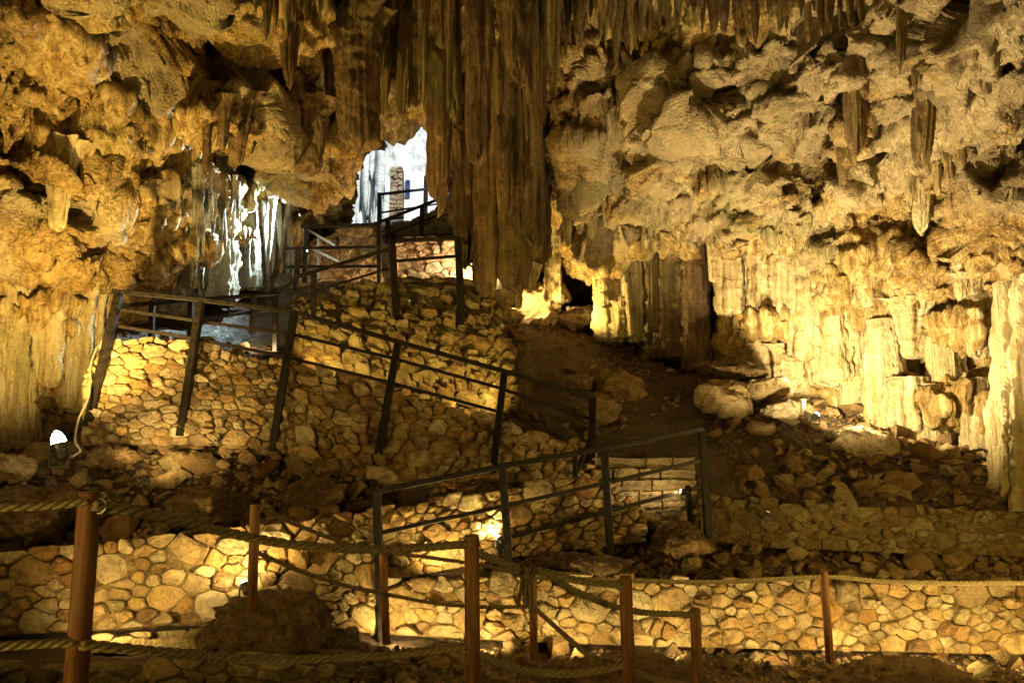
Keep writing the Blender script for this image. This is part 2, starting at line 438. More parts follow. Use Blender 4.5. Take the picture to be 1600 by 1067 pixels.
# bulges: (px, py, rx, ry, thickness, tilt degrees)
BUL = [(1225, 185, 105, 45, 1.0, -8), (1090, 150, 95, 60, .8, 10), (1480, 185, 85, 34, 1.0, -6), (1565, 300, 70, 40, 1.0, 8), (1515, 70, 60, 60, 1.0, 20), (1365, 95, 60, 55, .9, 0),
       (1255, 90, 60, 45, .8, 15), (1180, 285, 85, 38, .9, 12), (985, 235, 95, 36, .8, -5), (1075, 255, 70, 42, .9, 10), (960, 150, 70, 45, .7, 0), (1330, 300, 60, 45, .7, 20), (1020, 330, 60, 26, .8, -10),
       (1110, 345, 50, 26, .8, 10), (1210, 360, 50, 22, .7, 5), (940, 300, 55, 24, .7, 0), (1400, 255, 40, 30, .7, 15), (1580, 130, 50, 60, .8, 0), (1580, 205, 40, 22, .7, 10), (1490, 265, 50, 20, .6, 10),
       (65, 95, 55, 40, .8, 10), (160, 55, 70, 45, .8, -10), (245, 45, 60, 50, .7, 10), (330, 60, 70, 40, .8, 20), (60, 205, 60, 40, .8, 15), (150, 200, 50, 40, .6, 0), (40, 330, 60, 70, .9, 10), (210, 310, 45, 28, .9, 20),
       (250, 320, 50, 26, .9, -10), (150, 370, 60, 30, .8, 0), (60, 400, 60, 26, .9, 5), (235, 180, 30, 22, .5, 0), (300, 300, 35, 40, .7, 0), (345, 95, 30, 20, .6, 10), (230, 400, 50, 28, .8, 10), (390, 60, 50, 45, .7, 0), (420, 140, 35, 40, .6, 0),
       (500, 300, 40, 44, .8, 10), (480, 240, 36, 36, .8, 0), (470, 340, 35, 40, .8, 0), (600, 165, 60, 24, 1.0, -15), (700, 176, 50, 18, .9, 5), (330, 430, 50, 40, .9, 10), (430, 400, 40, 40, .8, 0),
       (1190, 520, 85, 34, .9, 8), (1395, 470, 70, 60, .5, 0), (1520, 500, 50, 40, .6, 0), (1480, 640, 60, 40, .6, 0), (1530, 640, 40, 40, .7, 0), (1300, 430, 40, 50, .5, 0), (1270, 620, 60, 40, .6, 0),
       (60, 480, 70, 30, .6, 0), (30, 560, 40, 60, .6, 0), (120, 600, 40, 50, .6, 0), (1360, 390, 60, 40, .6, 10), (1450, 410, 50, 30, .6, -15), (1560, 400, 50, 30, .6, 5)]
rnd = random.Random(3)
for k in range(130):
    px = rnd.choice([rnd.uniform(-120, 480), rnd.uniform(880, 1720)])
    py = rnd.uniform(-120, 400)
    BUL.append((px, py, rnd.uniform(18, 70), rnd.uniform(12, 40), rnd.uniform(.3, .9), rnd.uniform(-30, 30)))
bm = bmesh.new(); bmesh.ops.create_icosphere(bm, subdivisions=3, radius=1)
ico = np.array([v.co[:] for v in bm.verts]); icof = np.array([[v.index for v in f.verts] for f in bm.faces]); bm.free()
icoq = np.concatenate([icof, icof[:, :1]], 1)   # as degenerate quads for joining; rebuilt below
tri_v = []; tri_f = []; off = nbase
for i, (px, py, rx, ry, th, tilt) in enumerate(BUL):
    c = onwall(px, py, 0.15); k = c[1] / FPX
    rs = np.random.RandomState(600 + i)
    nn = rs.normal(size=(10, 3)); nn /= np.linalg.norm(nn, axis=1)[:, None]; q_ = ico @ nn.T
    r = np.where(q_ > 0.05, rs.uniform(.62, 1, 10)[None] / np.maximum(q_, 0.05), 9).min(1)
    d = ico * np.minimum(r, 1.12)[:, None] * (1 + 0.12 * fbm(ico * 2.2 + i * 3.1, 3, mode=1)[:, None])
    d = d * np.array((rx * k, th * 1.05, ry * k))
    t = RAD(tilt); ct, s_ = math.cos(t), math.sin(t)
    d = np.stack([d[:, 0] * ct - d[:, 2] * s_, d[:, 1], d[:, 0] * s_ + d[:, 2] * ct], 1)
    tri_v.append(d + c); tri_f.append(icof + off); off += len(ico)
me = bpy.data.meshes.new('raw')
V = np.concatenate(allv + tri_v)
fl = [tuple(f) for f in np.concatenate(allf).tolist()] + [tuple(f) for f in np.concatenate(tri_f).tolist()]
me.from_pydata(V.tolist(), [], fl); me.update()
raw = bpy.data.objects.new('raw', me); col.objects.link(raw)
md = raw.modifiers.new('r', 'REMESH'); md.mode = 'VOXEL'; md.voxel_size = 0.043
dg = bpy.context.evaluated_depsgraph_get()
ev = raw.evaluated_get(dg); em = ev.to_mesh()
n = len(em.vertices); V = np.zeros(n * 3, np.float32); em.vertices.foreach_get('co', V); V = V.reshape(-1, 3)
nf = len(em.polygons); lt = np.zeros(nf, np.int32); em.polygons.foreach_get('loop_total', lt)
ls = np.zeros(nf, np.int32); em.polygons.foreach_get('loop_start', ls)
li = np.zeros(len(em.loops), np.int32); em.loops.foreach_get('vertex_index', li)
Fq = np.stack([li[ls + j] for j in range(4)], 1)[lt == 4]
ev.to_mesh_clear(); bpy.data.objects.remove(raw)
print('remesh', n, nf, round(time.time() - T0, 1))
# keep only the cave side
keepv = ((V[:, 1] < 17.7) | ((V[:, 1] < 20.5) & ((V[:, 0] > -0.9) | (V[:, 2] < 3.0)))) & (np.abs(V[:, 0]) < 13.5) & (V[:, 2] < 11.4) & (V[:, 2] > -4.1)
kf = keepv[Fq].all(1); Fq = Fq[kf]
used = np.zeros(n, bool); used[Fq.ravel()] = True
remap = np.cumsum(used) - 1; V = V[used]; Fq = remap[Fq]

def vnormals(V, F):
    a = V[F[:, 2]] - V[F[:, 0]]; b = V[F[:, 3]] - V[F[:, 1]]
    fn = np.cross(a, b); nrm = np.zeros_like(V)
    for j in range(4):
        for c in range(3):
            nrm[:, c] += np.bincount(F[:, j], fn[:, c], len(V))
    return nrm / np.maximum(np.linalg.norm(nrm, axis=1), 1e-9)[:, None]

def fl_region(V, lst):
    w = np.zeros(len(V), np.float32)
    for (px, py, rx, ry) in lst:
        c = onwall(px, py); k = c[1] / FPX
        d = np.sqrt(((V[:, 0] - c[0]) / (rx * k)) ** 2 + ((V[:, 2] - c[2]) / (ry * k)) ** 2)
        w = np.maximum(w, 1 - smooth(0.8, 1.15, d + 0.25 * gnoise(V * 0.9)))
    return w
FLUTE = [(1410, 580, 150, 125), (1230, 470, 140, 110), (90, 540, 120, 120), (1570, 480, 60, 150), (650, 0, 260, 260), (1030, 450, 70, 120), (320, 180, 60, 70), (380, 380, 100, 110), (1300, -40, 220, 90), (1000, -10, 160, 100), (1400, 250, 40, 90), (800, 330, 80, 150)]
NV = vnormals(V, Fq)
fw = fl_region(V, FLUTE)
ledge = V * np.array((0.55, 0.6, 1.7), np.float32); ledge[:, 2] += 0.25 * V[:, 0]
d1 = fbm(ledge * 1.5, 4, mode=1) * 0.22
wv = V + 0.22 * np.stack([gnoise(V * 1.7 + 3), gnoise(V * 1.7 + 13), gnoise(V * 1.7 + 23)], 1)
d2 = fbm(wv * 2.6 + 4, 5, gain=0.62, mode=1) * 0.13 + fbm(V * 9 + 8, 3, gain=0.6, mode=1) * 0.05
wl_ = V + 0.5 * np.stack([gnoise(V * 0.7 + 51), gnoise(V * 0.7 + 61), gnoise(V * 0.7 + 71)], 1)
wl_[:, 2] += 0.22 * wl_[:, 0]
dc = crag(wl_ * np.array((0.5, 0.6, 1.0), np.float32)) * 0.50 + crag(wv * np.array((1.3, 1.4, 2.3), np.float32) + 11) * 0.11 + crag(wv * np.array((3.4, 3.4, 5), np.float32) + 7) * 0.045
rmk = smooth(-0.12, 0.3, gnoise(V * 0.75 + 80))
dcrumb = (fbm(wv * 5.5 + 2, 4, gain=0.7, mode=1) - 0.2) * 0.13 * rmk
dhole = -0.65 * smooth(0.2, 0.5, gnoise(V * np.array((0.8, 0.8, 1.25), np.float32) + 33))
dcrk = -0.16 * (1 - smooth(0.0, 0.055, np.abs(gnoise(wv * np.array((0.7, 0.8, 1.15), np.float32) + 90)))) - 0.09 * (1 - smooth(0.0, 0.06, np.abs(gnoise(wv * np.array((1.5, 1.5, 2.2), np.float32) + 95))))
vv = V * np.array((5.2, 5.2, 0.22), np.float32); vv += 0.5 * np.stack([gnoise(V * 1.3), gnoise(V * 1.3 + 30), np.zeros(len(V))], 1)
fn_ = (np.abs(gnoise(vv)) * 1.9 - 0.5) * 0.17 + (np.abs(gnoise(vv * 2.3 + 5)) - 0.3) * 0.09 + fbm(V * 3 + 2, 3) * 0.05
SMOOTH = [(b[0], b[1], b[2] * 0.95, b[3] * 0.95) for b in BUL[:20]] + [(b[0], b[1], b[2], b[3]) for b in BUL[85::4]]
sm = np.zeros(len(V), np.float32)
for (px, py, rx, ry) in SMOOTH:
    c = onwall(px, py); k = c[1] / FPX
    dd_ = np.sqrt(((V[:, 0] - c[0]) / (rx * k)) ** 2 + ((V[:, 2] - c[2]) / (ry * k)) ** 2)
    sm = np.maximum(sm, 1 - smooth(0.75, 1.15, dd_ + 0.2 * gnoise(V * 2)))
md_ = 0.25 + 1.0 * smooth(-0.25, 0.3, gnoise(V * 0.75 + 40))
d3 = fbm(V * 0.8 * np.array((1, 1, 1.6), np.float32) + 60, 3, mode=1) * 0.30
disp = 0.28 * fw * fbm(V * np.array((0.9, 0.9, 1.1), np.float32) + 44, 3, mode=1) + (1 - 0.6 * fw) * (dhole + dcrk) + (1 - fw) * (d3 + dc + dcrumb * (1 - .6 * sm) + d1 * (0.8 - 0.45 * sm) + d2 * md_ * (1 - 0.75 * sm)) + fw * fn_
V = V + NV * disp[:, None]
# small sideways jitter gives crisp chipped relief
nrm2 = vnormals(V, Fq)
V = V + nrm2 * ((1 - 0.6 * fw) * (1 - 0.6 * sm) * fbm(V * 14 + 3, 2, mode=1) * 0.042)[:, None]
me = mesh_from('cave_wall', V, Fq, M_ROCK, True)
at = me.attributes.new('flute', 'FLOAT', 'POINT'); at.data.foreach_set('value', fw.astype(np.float32))
at = me.attributes.new('greyness', 'FLOAT', 'POINT'); at.data.foreach_set('value', sm.astype(np.float32))
wall_o = bpy.data.objects.new('cave_wall', me); link(wall_o); tag(wall_o, 'rough ochre limestone wall and vault of the cave', kind='structure')
print('wall', len(V), round(time.time() - T0, 1))

# rest of the cave behind and beside the camera
bm = bmesh.new(); bmesh.ops.create_icosphere(bm, subdivisions=6, radius=1)
ic = np.array([v.co[:] for v in bm.verts]); icf = np.array([[v.index for v in f.verts] for f in bm.faces]); bm.free()
sv = ic * np.array((15.5, 24.0, 14.0)) + np.array((0, 3.0, -2.0))
sv = sv + ic * (-0.9 * np.abs(fbm(sv * 0.4, 4, mode=1)))[:, None]
sy = sheetY(np.clip(sv[:, 0], -13.4, 13.4), np.clip(sv[:, 2], -4, 11.2))
ok = (sv[:, 1] < sy + 1.2)
icf = icf[ok[icf].all(1)]
us = np.zeros(len(sv), bool); us[icf.ravel()] = True; rm = np.cumsum(us) - 1
o = bpy.data.objects.new('cave_vault', mesh_from('cave_vault', sv[us], rm[icf], M_SHELL, True)); link(o)
tag(o, 'dark rock vault closing the cave behind the path', kind='structure')

# ------------------------------------------------------------------ the ground: one terraced sheet
PXS = np.linspace(-420, 2020, 420)
ROWS = [('w', -12, [(-12, -1.6), (12, -2.2)]), ('w', 0.5, [(-9, -1.4), (9, -1.9)]),
 ('w', 3.2, [(-7, -1.25), (-1.7, -1.28), (0, -1.5), (2, -1.9), (7, -2.2)]),
 ('w', 4.8, [(-7, -1.35), (-2.4, -1.5), (0, -1.75), (1.0, -1.95), (2, -2.2), (7, -2.5)]),
 ('w', 6.6, [(-8, -1.75), (-3, -1.95), (-1, -2.15), (0.5, -2.35), (2, -2.5), (8, -2.65)]),
 [(-420,1003,8.0),(0,996,8.15),(140,990,8.25),(420,970,8.6),(590,995,9.1),(850,1008,9.3),(1100,1014,9.4),(1600,1026,9.2),(2020,1035,8.9)],
 [(-420,880,8.25),(0,870,8.4),(140,857,8.5),(280,840,8.75),(420,824,9.1),(560,800,9.6),(590,910,9.35),(740,910,9.45),(850,897,9.55),(1100,907,9.65),(1600,912,9.45),(2020,915,9.2)],
 [(-420,872,8.6),(0,862,8.7),(140,848,8.8),(280,833,9.0),(420,818,9.3),(560,797,9.8),(590,895,10.0),(780,876,10.2),(960,852,10.4),(1100,838,10.45),(1200,856,10.5),(1600,870,10.5),(2020,875,10.3)],
 [(-420,862,8.9),(0,852,9.0),(140,838,9.1),(280,825,9.3),(420,812,9.5),(560,795,10.0),(590,796,10.15),(780,764,10.35),(900,750,10.5),(960,800,10.6),(1090,795,10.6),(1130,778,10.7),(1600,799,10.8),(2020,810,10.6)],
 [(-420,715,10.0),(0,730,9.9),(130,695,10.25),(290,694,10.4),(440,708,10.6),(600,752,10.75),(780,748,10.9),(920,750,11.0),(1000,742,11.3),(1100,722,11.4),(1200,735,11.6),(1400,745,11.7),(1600,765,11.3),(2020,780,11)],
 [(-420,690,10.6),(0,712,10.3),(110,700,10.5),(140,600,10.75),(165,537,10.8),(300,532,10.9),(380,560,11.0),(440,570,11.2),(600,614,11.4),(780,664,11.5),(925,704,11.6),(1000,702,11.8),(1100,690,11.9),(1200,665,12.3),(1400,690,12.6),(1600,740,11.7),(2020,760,11.3)],
 [(-420,690,11.4),(0,708,11.2),(110,690,11.5),(165,528,12),(300,522,12.3),(380,537,12.4),(440,547,12.5),(600,592,12.6),(780,642,12.6),(925,662,12.7),(1000,640,13.0),(1100,612,13.3),(1200,610,13.8),(1400,665,13.7),(1600,720,12.4),(2020,740,12)],
 [(-420,690,12.4),(0,700,12.2),(110,680,12.5),(165,505,13.5),(300,500,13.8),(440,484,13.9),(540,458,14.1),(620,442,14.3),(750,442,14.6),(800,508,15),(900,530,15.3),(1000,548,15.3),(1100,580,15),(1200,600,14.6),(1400,655,14.3),(1600,700,13),(2020,720,12.8)],
 [(-420,680,14),(0,690,14),(110,600,14),(165,474,15.5),(300,444,16),(440,424,16.2),(540,418,16.4),(620,430,15.8),(720,430,15.9),(760,440,16.2),(810,484,17.3),(940,508,17.3),(1040,522,17.3),(1200,572,16.6),(1400,640,15.6),(2020,700,14.5)],
 [(-420,420,18),(0,440,18),(300,420,18),(470,395,18),(600,352,19),(690,334,20),(740,380,20),(810,470,19),(1040,520,19),(1200,560,18),(2020,690,17)],
 [(-420,380,23),(300,380,23),(560,345,23),(720,320,24),(900,420,23),(2020,600,22)]]
def row_pts(r):
    t = np.linspace(0, 1, len(PXS))
    if r[0] == 'w':
        xs = np.array([a for a, _ in r[2]]); zs = np.array([b for _, b in r[2]])
        x = np.linspace(xs[0], xs[-1], len(PXS)); return np.stack([x, np.full_like(x, r[1]), np.interp(x, xs, zs)], 1)
    p = np.array(r, float); py = np.interp(PXS, p[:, 0], p[:, 1]); Y = np.interp(PXS, p[:, 0], p[:, 2])
    return np.array([W(a, b, c) + np.array((0, 0.32, -0.02)) for a, b, c in zip(PXS, py, Y)])
RP = [row_pts(r) for r in ROWS]
rows = []
for a, b in zip(RP[:-1], RP[1:]):
    L = np.linalg.norm(b - a, axis=1).mean(); k = int(np.clip(L / 0.075, 6, 34))
    for j in range(k): rows.append(a + (b - a) * (j / k))
rows.append(RP[-1]); G = np.array(rows)
# soften corners a little, then roughen
for _ in range(2):
    G[1:-1] = G[1:-1] * 0.5 + 0.25 * (G[:-2] + G[2:])
nr, nc = G.shape[:2]; gv = G.reshape(-1, 3)
ppx, ppy = PX(gv)
pathmask = np.zeros(len(gv))
amp = 0.05 + 0.06 * smooth(9.2, 10.5, gv[:, 1])
gv = gv + np.array((0, -0.35, 1.0)) * (fbm(gv * 1.6, 5, gain=0.55, mode=1) * amp)[:, None] + np.array((0, 0, 1.0)) * (fbm(gv * 6, 3) * 0.03 - 0.05)[:, None]
gi = np.arange(nr * nc).reshape(nr, nc)
gq = np.stack([gi[:-1, :-1], gi[:-1, 1:], gi[1:, 1:], gi[1:, :-1]], -1).reshape(-1, 4)
ground = obj('ground', gv, gq, M_MUD, None, False, True, label='dark earth and rock terraces of the cave floor', kind='structure')
ev_ = np.array([(-18, -16, -5.0), (18, -16, -5.0), (18, 26, -5.0), (-18, 26, -5.0)])
obj('cave_floor', ev_, [(0, 1, 2, 3)], M_SHELL, None, label='deep rock floor under the terraces', kind='structure')
print('ground', len(gv), round(time.time() - T0, 1))

# ------------------------------------------------------------------ dripstone: fluted hanging and standing forms
def drip(name, parent, mat, top, bot, w0, w1, Yoff=0.0, flat=0.6, nf=13, fl=0.34, tip=0.25, seed=1, ragged=0.12, M=52, R=48, bulge=0.0, tip_p=5, y_abs=None, **kw):
    """top/bot = photo pixels of the upper and lower end on the wall, w0/w1 = widths there; real size follows from the distance"""
    rs = np.random.RandomState(seed)
    if y_abs: A = W(top[0], top[1], y_abs); B = W(bot[0], bot[1], y_abs)
    else:
        c = onwall(0.5 * (top[0] + bot[0]), 0.35 * top[1] + 0.65 * bot[1])[1] + Yoff
        A = W(top[0], top[1], c); B = W(bot[0], bot[1], c)
    k = A[1] / FPX
    th = np.linspace(0, 2 * np.pi, M, endpoint=False); t = np.linspace(0, 1, R)
    TH, TT = np.meshgrid(th, t)
    off = rs.uniform(0, 50)
    circ = np.stack([np.cos(TH).ravel() * nf / 5.0, np.sin(TH).ravel() * nf / 5.0, (TT * 0.35).ravel() + off], 1)
    circ2 = np.stack([np.cos(TH).ravel() * nf / 2.1, np.sin(TH).ravel() * nf / 2.1, (TT * 0.5).ravel() + off + 9], 1)
    flu = ((np.abs(gnoise(circ)) * 2.2 - 0.6) * fl + (np.abs(gnoise(circ2)) * 2 - 0.5) * fl * 0.5).reshape(TH.shape)
    rad = (w0 + (w1 - w0) * TT) * 0.5 * k
    if tip > 0: rad = rad * (1 + 0.7 * np.exp(-TT * 10))
    if bulge: rad = rad * (1 + bulge * np.sin(np.pi * TT))
    # end: rounded / ragged tip
    e = np.clip((TT - (1 - tip)) / max(tip, 1e-3), 0, 1)
    rad = rad * np.sqrt(np.maximum(1 - e ** tip_p, 0.0)) if tip > 0 else rad
    rr = rad * (1 + flu)
    zlow = ((gnoise(np.stack([np.cos(th) * 2.2, np.sin(th) * 2.2, np.full_like(th, off)], 1)) + 0.5 * gnoise(np.stack([np.cos(th) * 6, np.sin(th) * 6, np.full_like(th, off)], 1))) * ragged)[None, :]
    tt = TT * (1 + zlow)
    wob = 0.03 * (w0 * k) * np.stack([gnoise(np.stack([t * 3, t * 0 + off, t * 0], 1)), gnoise(np.stack([t * 3, t * 0 + off + 7, t * 0], 1))], 1)
    Pn = A[None, None] + (B - A)[None, None] * tt[..., None]
    yaw = rs.uniform(-0.25, 0.25)
    lx = np.cos(TH) * rr; ly = np.sin(TH) * rr * flat
    Pn[..., 0] += lx * math.cos(yaw) - ly * math.sin(yaw) + wob[:, 0][:, None]
    Pn[..., 1] += lx * math.sin(yaw) + ly * math.cos(yaw) + wob[:, 1][:, None]
    V = Pn.reshape(-1, 3)
    nrm = np.stack([np.cos(TH).ravel(), np.sin(TH).ravel(), np.zeros(TH.size)], 1)
    V = V + nrm * ((fbm(V * np.array((4., 4., 1.6)) + off, 4, mode=2) * 0.20 + fbm(V * 10, 2) * 0.05 + fbm(V * np.array((2., 2., 6.5)) + off + 5, 3, mode=1) * 0.11) * rad.ravel())[:, None]
    ids = np.arange(R * M).reshape(R, M); nx_ = np.roll(ids, -1, axis=1)
    F = np.stack([ids[:-1], ids[1:], nx_[1:], nx_[:-1]], -1).reshape(-1, 4)
    return obj(name, V, F, mat, parent, True, True, **kw)

def cluster(name, label, cat, mat, parts, part_name, seed, group=None, **kw):
    c = onwall(parts[0][0][0], parts[0][0][1])
    e = empty(name, c, label, cat, group)
    for i, p in enumerate(parts):
        d = dict(kw)
        if len(p) > 4: d.update(p[4])
        drip(part_name, e, d.pop('mat', mat), p[0], p[1], p[2], p[3], seed=seed * 100 + i, **d)
    return e

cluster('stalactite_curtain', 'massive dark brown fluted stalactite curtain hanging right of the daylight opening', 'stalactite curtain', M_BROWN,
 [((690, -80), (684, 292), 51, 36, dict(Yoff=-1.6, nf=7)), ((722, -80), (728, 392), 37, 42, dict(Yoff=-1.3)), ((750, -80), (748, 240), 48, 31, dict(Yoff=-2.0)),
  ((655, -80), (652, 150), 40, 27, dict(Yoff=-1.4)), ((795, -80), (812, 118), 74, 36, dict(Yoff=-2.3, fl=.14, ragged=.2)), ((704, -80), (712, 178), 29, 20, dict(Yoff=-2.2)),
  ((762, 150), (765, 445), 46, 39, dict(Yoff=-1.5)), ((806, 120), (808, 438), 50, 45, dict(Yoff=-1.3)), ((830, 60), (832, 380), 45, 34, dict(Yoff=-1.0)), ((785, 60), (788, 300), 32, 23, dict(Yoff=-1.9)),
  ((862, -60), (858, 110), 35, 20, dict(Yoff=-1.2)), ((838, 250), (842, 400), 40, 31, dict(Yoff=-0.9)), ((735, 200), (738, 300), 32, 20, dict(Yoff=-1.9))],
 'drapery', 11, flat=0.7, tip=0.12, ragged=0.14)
_cur = bpy.data.objects[[o.name for o in bpy.data.objects if o.name.startswith('stalactite_curtain')][0]]
rnd = random.Random(77)
for k in range(22):
    x = rnd.uniform(655, 868); b_ = rnd.uniform(60, 420) * (0.5 + 0.5 * math.exp(-((x - 780) / 70) ** 2)); w_ = rnd.uniform(9, 22)
    drip('drapery', _cur, rnd.choice([M_BROWN, M_BROWN, M_TAN]), (x, max(-70, b_ - rnd.uniform(120, 300))), (x + rnd.uniform(-4, 4), b_), w_, w_ * .5, Yoff=-rnd.uniform(1.6, 2.6), seed=5000 + k, M=24, R=44, flat=.9, tip=.25, ragged=.12)
cluster('stalactite_cluster', 'olive brown hanging stalactites above the rock dome left of the big curtain', 'stalactite cluster', M_BROWN,
 [((455, -80), (452, 130), 44, 20, {}), ((490, -80), (492, 110), 40, 22, {}), ((515, -60), (520, 185), 34, 14, dict(Yoff=-1.0)), ((556, 20), (560, 232), 74, 58, dict(fl=.2, tip=.08, ragged=.08, Yoff=-1.1)),
  ((540, -80), (545, 130), 36, 18, {}), ((605, -80), (600, 165), 44, 16, {}), ((632, -60), (628, 172), 30, 12, dict(Yoff=-1.1)), ((575, -80), (580, 120), 40, 22, {}), ((486, 160), (482, 268), 56, 40, dict(fl=.12, tip=.1)), ((430, -60), (428, 150), 44, 26, {}), ((408, -60), (404, 90), 36, 20, {})],
 'stalactite', 12, flat=0.8, tip=0.3, Yoff=-0.8)
cluster('ribbed_curtain', 'small ribbed brown curtain under a dark overhang high on the left wall', 'stalactite curtain', M_BROWN,
 [((318, 112), (322, 190), 48, 40, dict(fl=.3)), ((345, 130), (346, 200), 34, 26, {}), ((326, 130), (322, 270), 18, 10, {}), ((375, 150), (370, 255), 44, 22, dict(fl=.3)), ((352, 150), (348, 232), 22, 12, {})],
 'drapery', 13, Yoff=-0.5, tip=0.12, nf=12)
rnd = random.Random(8)
_th = [((345, 250), (338, 470), 46, 70, dict(tip=0, fl=.4, Yoff=-.3)), ((425, 300), (428, 480), 36, 60, dict(tip=0, fl=.4, Yoff=-.3)), ((388, 270), (392, 450), 24, 40, dict(tip=0, Yoff=-.3)), ((306, 270), (302, 450), 18, 30, dict(tip=0, Yoff=-.3)), ((272, 410), (285, 490), 40, 60, dict(tip=0))]
for k in range(34):
    x = rnd.choice([rnd.uniform(300, 372), rnd.uniform(400, 455), rnd.uniform(300, 455)]); y0 = rnd.uniform(255, 340) + (40 if x > 400 else 0)
    _th.append(((x, y0), (x + rnd.uniform(-14, 10), y0 + rnd.uniform(50, 150)), rnd.uniform(5, 10), rnd.uniform(4, 9), dict(Yoff=rnd.uniform(-1.1, -.6), tip=.3, tip_p=2, M=18, R=40, flat=1.0, ragged=.1)))
cluster('pale_flowstone', 'pale grey flowstone streaked by cold white light left of the stairs', 'flowstone', M_GREY, _th, 'drapery', 14, Yoff=-0.6, ragged=0.02, nf=13)
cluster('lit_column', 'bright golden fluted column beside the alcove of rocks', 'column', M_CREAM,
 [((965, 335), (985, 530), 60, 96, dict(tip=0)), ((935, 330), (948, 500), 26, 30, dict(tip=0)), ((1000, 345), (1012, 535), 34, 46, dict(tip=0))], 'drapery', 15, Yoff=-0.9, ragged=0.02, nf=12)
cluster('slim_columns', 'slender lit columns and drips at the left edge of the alcove', 'column', M_CREAM,
 [((865, 330), (866, 470), 22, 26, dict(tip=0)), ((795, 380), (792, 480), 30, 44, dict(tip=0)), ((842, 390), (832, 450), 22, 10, {}), ((885, 300), (888, 385), 26, 8, {}), ((905, 300), (906, 365), 22, 8, {}), ((925, 300), (925, 372), 22, 8, {}), ((948, 300), (948, 355), 20, 8, {})],
 'stalactite', 16, Yoff=-0.7, ragged=0.05)
cluster('dark_column', 'dark brown fluted column right of the golden column', 'column', M_BROWN,
 [((1040, 350), (1044, 560), 66, 74, dict(tip=0)), ((1082, 340), (1086, 575), 40, 46, dict(tip=0)), ((1020, 350), (1022, 520), 30, 34, dict(tip=0))], 'drapery', 17, Yoff=-0.9, ragged=0.02)
cluster('hanging_draperies', 'olive ribbed draperies hanging below the ceiling bulge right of the dark column', 'stalactite curtain', M_CREAM,
 [((1142, 340), (1144, 492), 52, 50, {}), ((1185, 350), (1188, 488), 44, 44, {}), ((1218, 350), (1222, 512), 48, 46, {}), ((1260, 340), (1262, 560), 56, 66, {}), ((1115, 340), (1118, 440), 26, 18, {}), ((1290, 360), (1296, 600), 46, 60, {}), ((1190, 535), (1190, 610), 70, 90, {}), ((1235, 540), (1240, 615), 60, 80, {})],
 'drapery', 18, Yoff=-0.35, tip=0.06, ragged=0.06, nf=13, fl=.25)
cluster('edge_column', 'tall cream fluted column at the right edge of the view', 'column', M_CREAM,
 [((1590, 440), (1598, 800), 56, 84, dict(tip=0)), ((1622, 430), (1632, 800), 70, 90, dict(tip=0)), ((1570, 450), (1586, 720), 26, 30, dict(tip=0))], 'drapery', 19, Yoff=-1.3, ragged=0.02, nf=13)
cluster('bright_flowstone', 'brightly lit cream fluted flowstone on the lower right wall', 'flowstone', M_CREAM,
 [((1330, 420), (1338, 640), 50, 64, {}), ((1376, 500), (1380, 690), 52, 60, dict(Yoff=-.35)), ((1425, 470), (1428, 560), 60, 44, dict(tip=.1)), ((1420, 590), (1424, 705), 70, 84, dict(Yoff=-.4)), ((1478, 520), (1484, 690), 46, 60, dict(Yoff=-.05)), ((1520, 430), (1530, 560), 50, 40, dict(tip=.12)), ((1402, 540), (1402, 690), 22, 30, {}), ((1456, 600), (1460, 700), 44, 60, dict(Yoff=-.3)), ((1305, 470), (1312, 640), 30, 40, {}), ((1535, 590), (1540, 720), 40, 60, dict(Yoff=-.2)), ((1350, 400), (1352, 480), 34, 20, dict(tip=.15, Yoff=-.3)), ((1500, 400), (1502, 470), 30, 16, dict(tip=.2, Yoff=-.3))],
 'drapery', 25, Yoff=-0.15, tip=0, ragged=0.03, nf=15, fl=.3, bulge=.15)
cluster('hanging_pillar', 'dark straight stalactite pillar between two grey ceiling bulges', 'stalactite', M_TAN,
 [((1334, 40), (1338, 240), 36, 26, dict(ragged=.2)), ((1346, 60), (1350, 150), 20, 12, {}), ((1314, 160), (1316, 285), 24, 14, {}), ((1330, 200), (1322, 262), 26, 16, {})], 'stalactite', 20, Yoff=-0.45, flat=0.9)
cluster('stalactite_bundle', 'long bundled stalactites hanging down the bright right wall', 'stalactite cluster', M_TAN,
 [((1428, -60), (1432, 130), 26, 14, {}), ((1446, 20), (1440, 250), 40, 26, {}), ((1410, -60), (1408, 100), 22, 12, {}), ((1440, 215), (1440, 358), 46, 20, dict(mat=M_CREAM)), ((1460, 210), (1465, 300), 22, 10, dict(mat=M_CREAM)), ((1425, 190), (1422, 320), 22, 12, dict(mat=M_CREAM)), ((1480, 215), (1484, 280), 26, 12, {}), ((1500, 210), (1502, 260), 20, 10, {})],
 'stalactite', 21, Yoff=-0.4, flat=0.9)
cluster('hooded_column', 'short pale column under a little hood on the bright left wall', 'column', M_CREAM,
 [((100, 222), (92, 352), 46, 20, dict(tip=.1))], 'stalactite', 22, Yoff=-0.7, flat=0.9)
cluster('left_draperies', 'yellow fluted draperies low on the left wall behind the starry lamp', 'stalactite curtain', M_CREAM,
 [((20, 430), (16, 700), 60, 70, dict(tip=0)), ((75, 430), (72, 600), 50, 44, {}), ((120, 440), (118, 640), 50, 46, {}), ((150, 440), (146, 560), 30, 26, {}), ((-20, 420), (-22, 720), 50, 70, dict(tip=0))], 'drapery', 23, Yoff=-0.3, nf=14, ragged=.06)
rnd = random.Random(5)
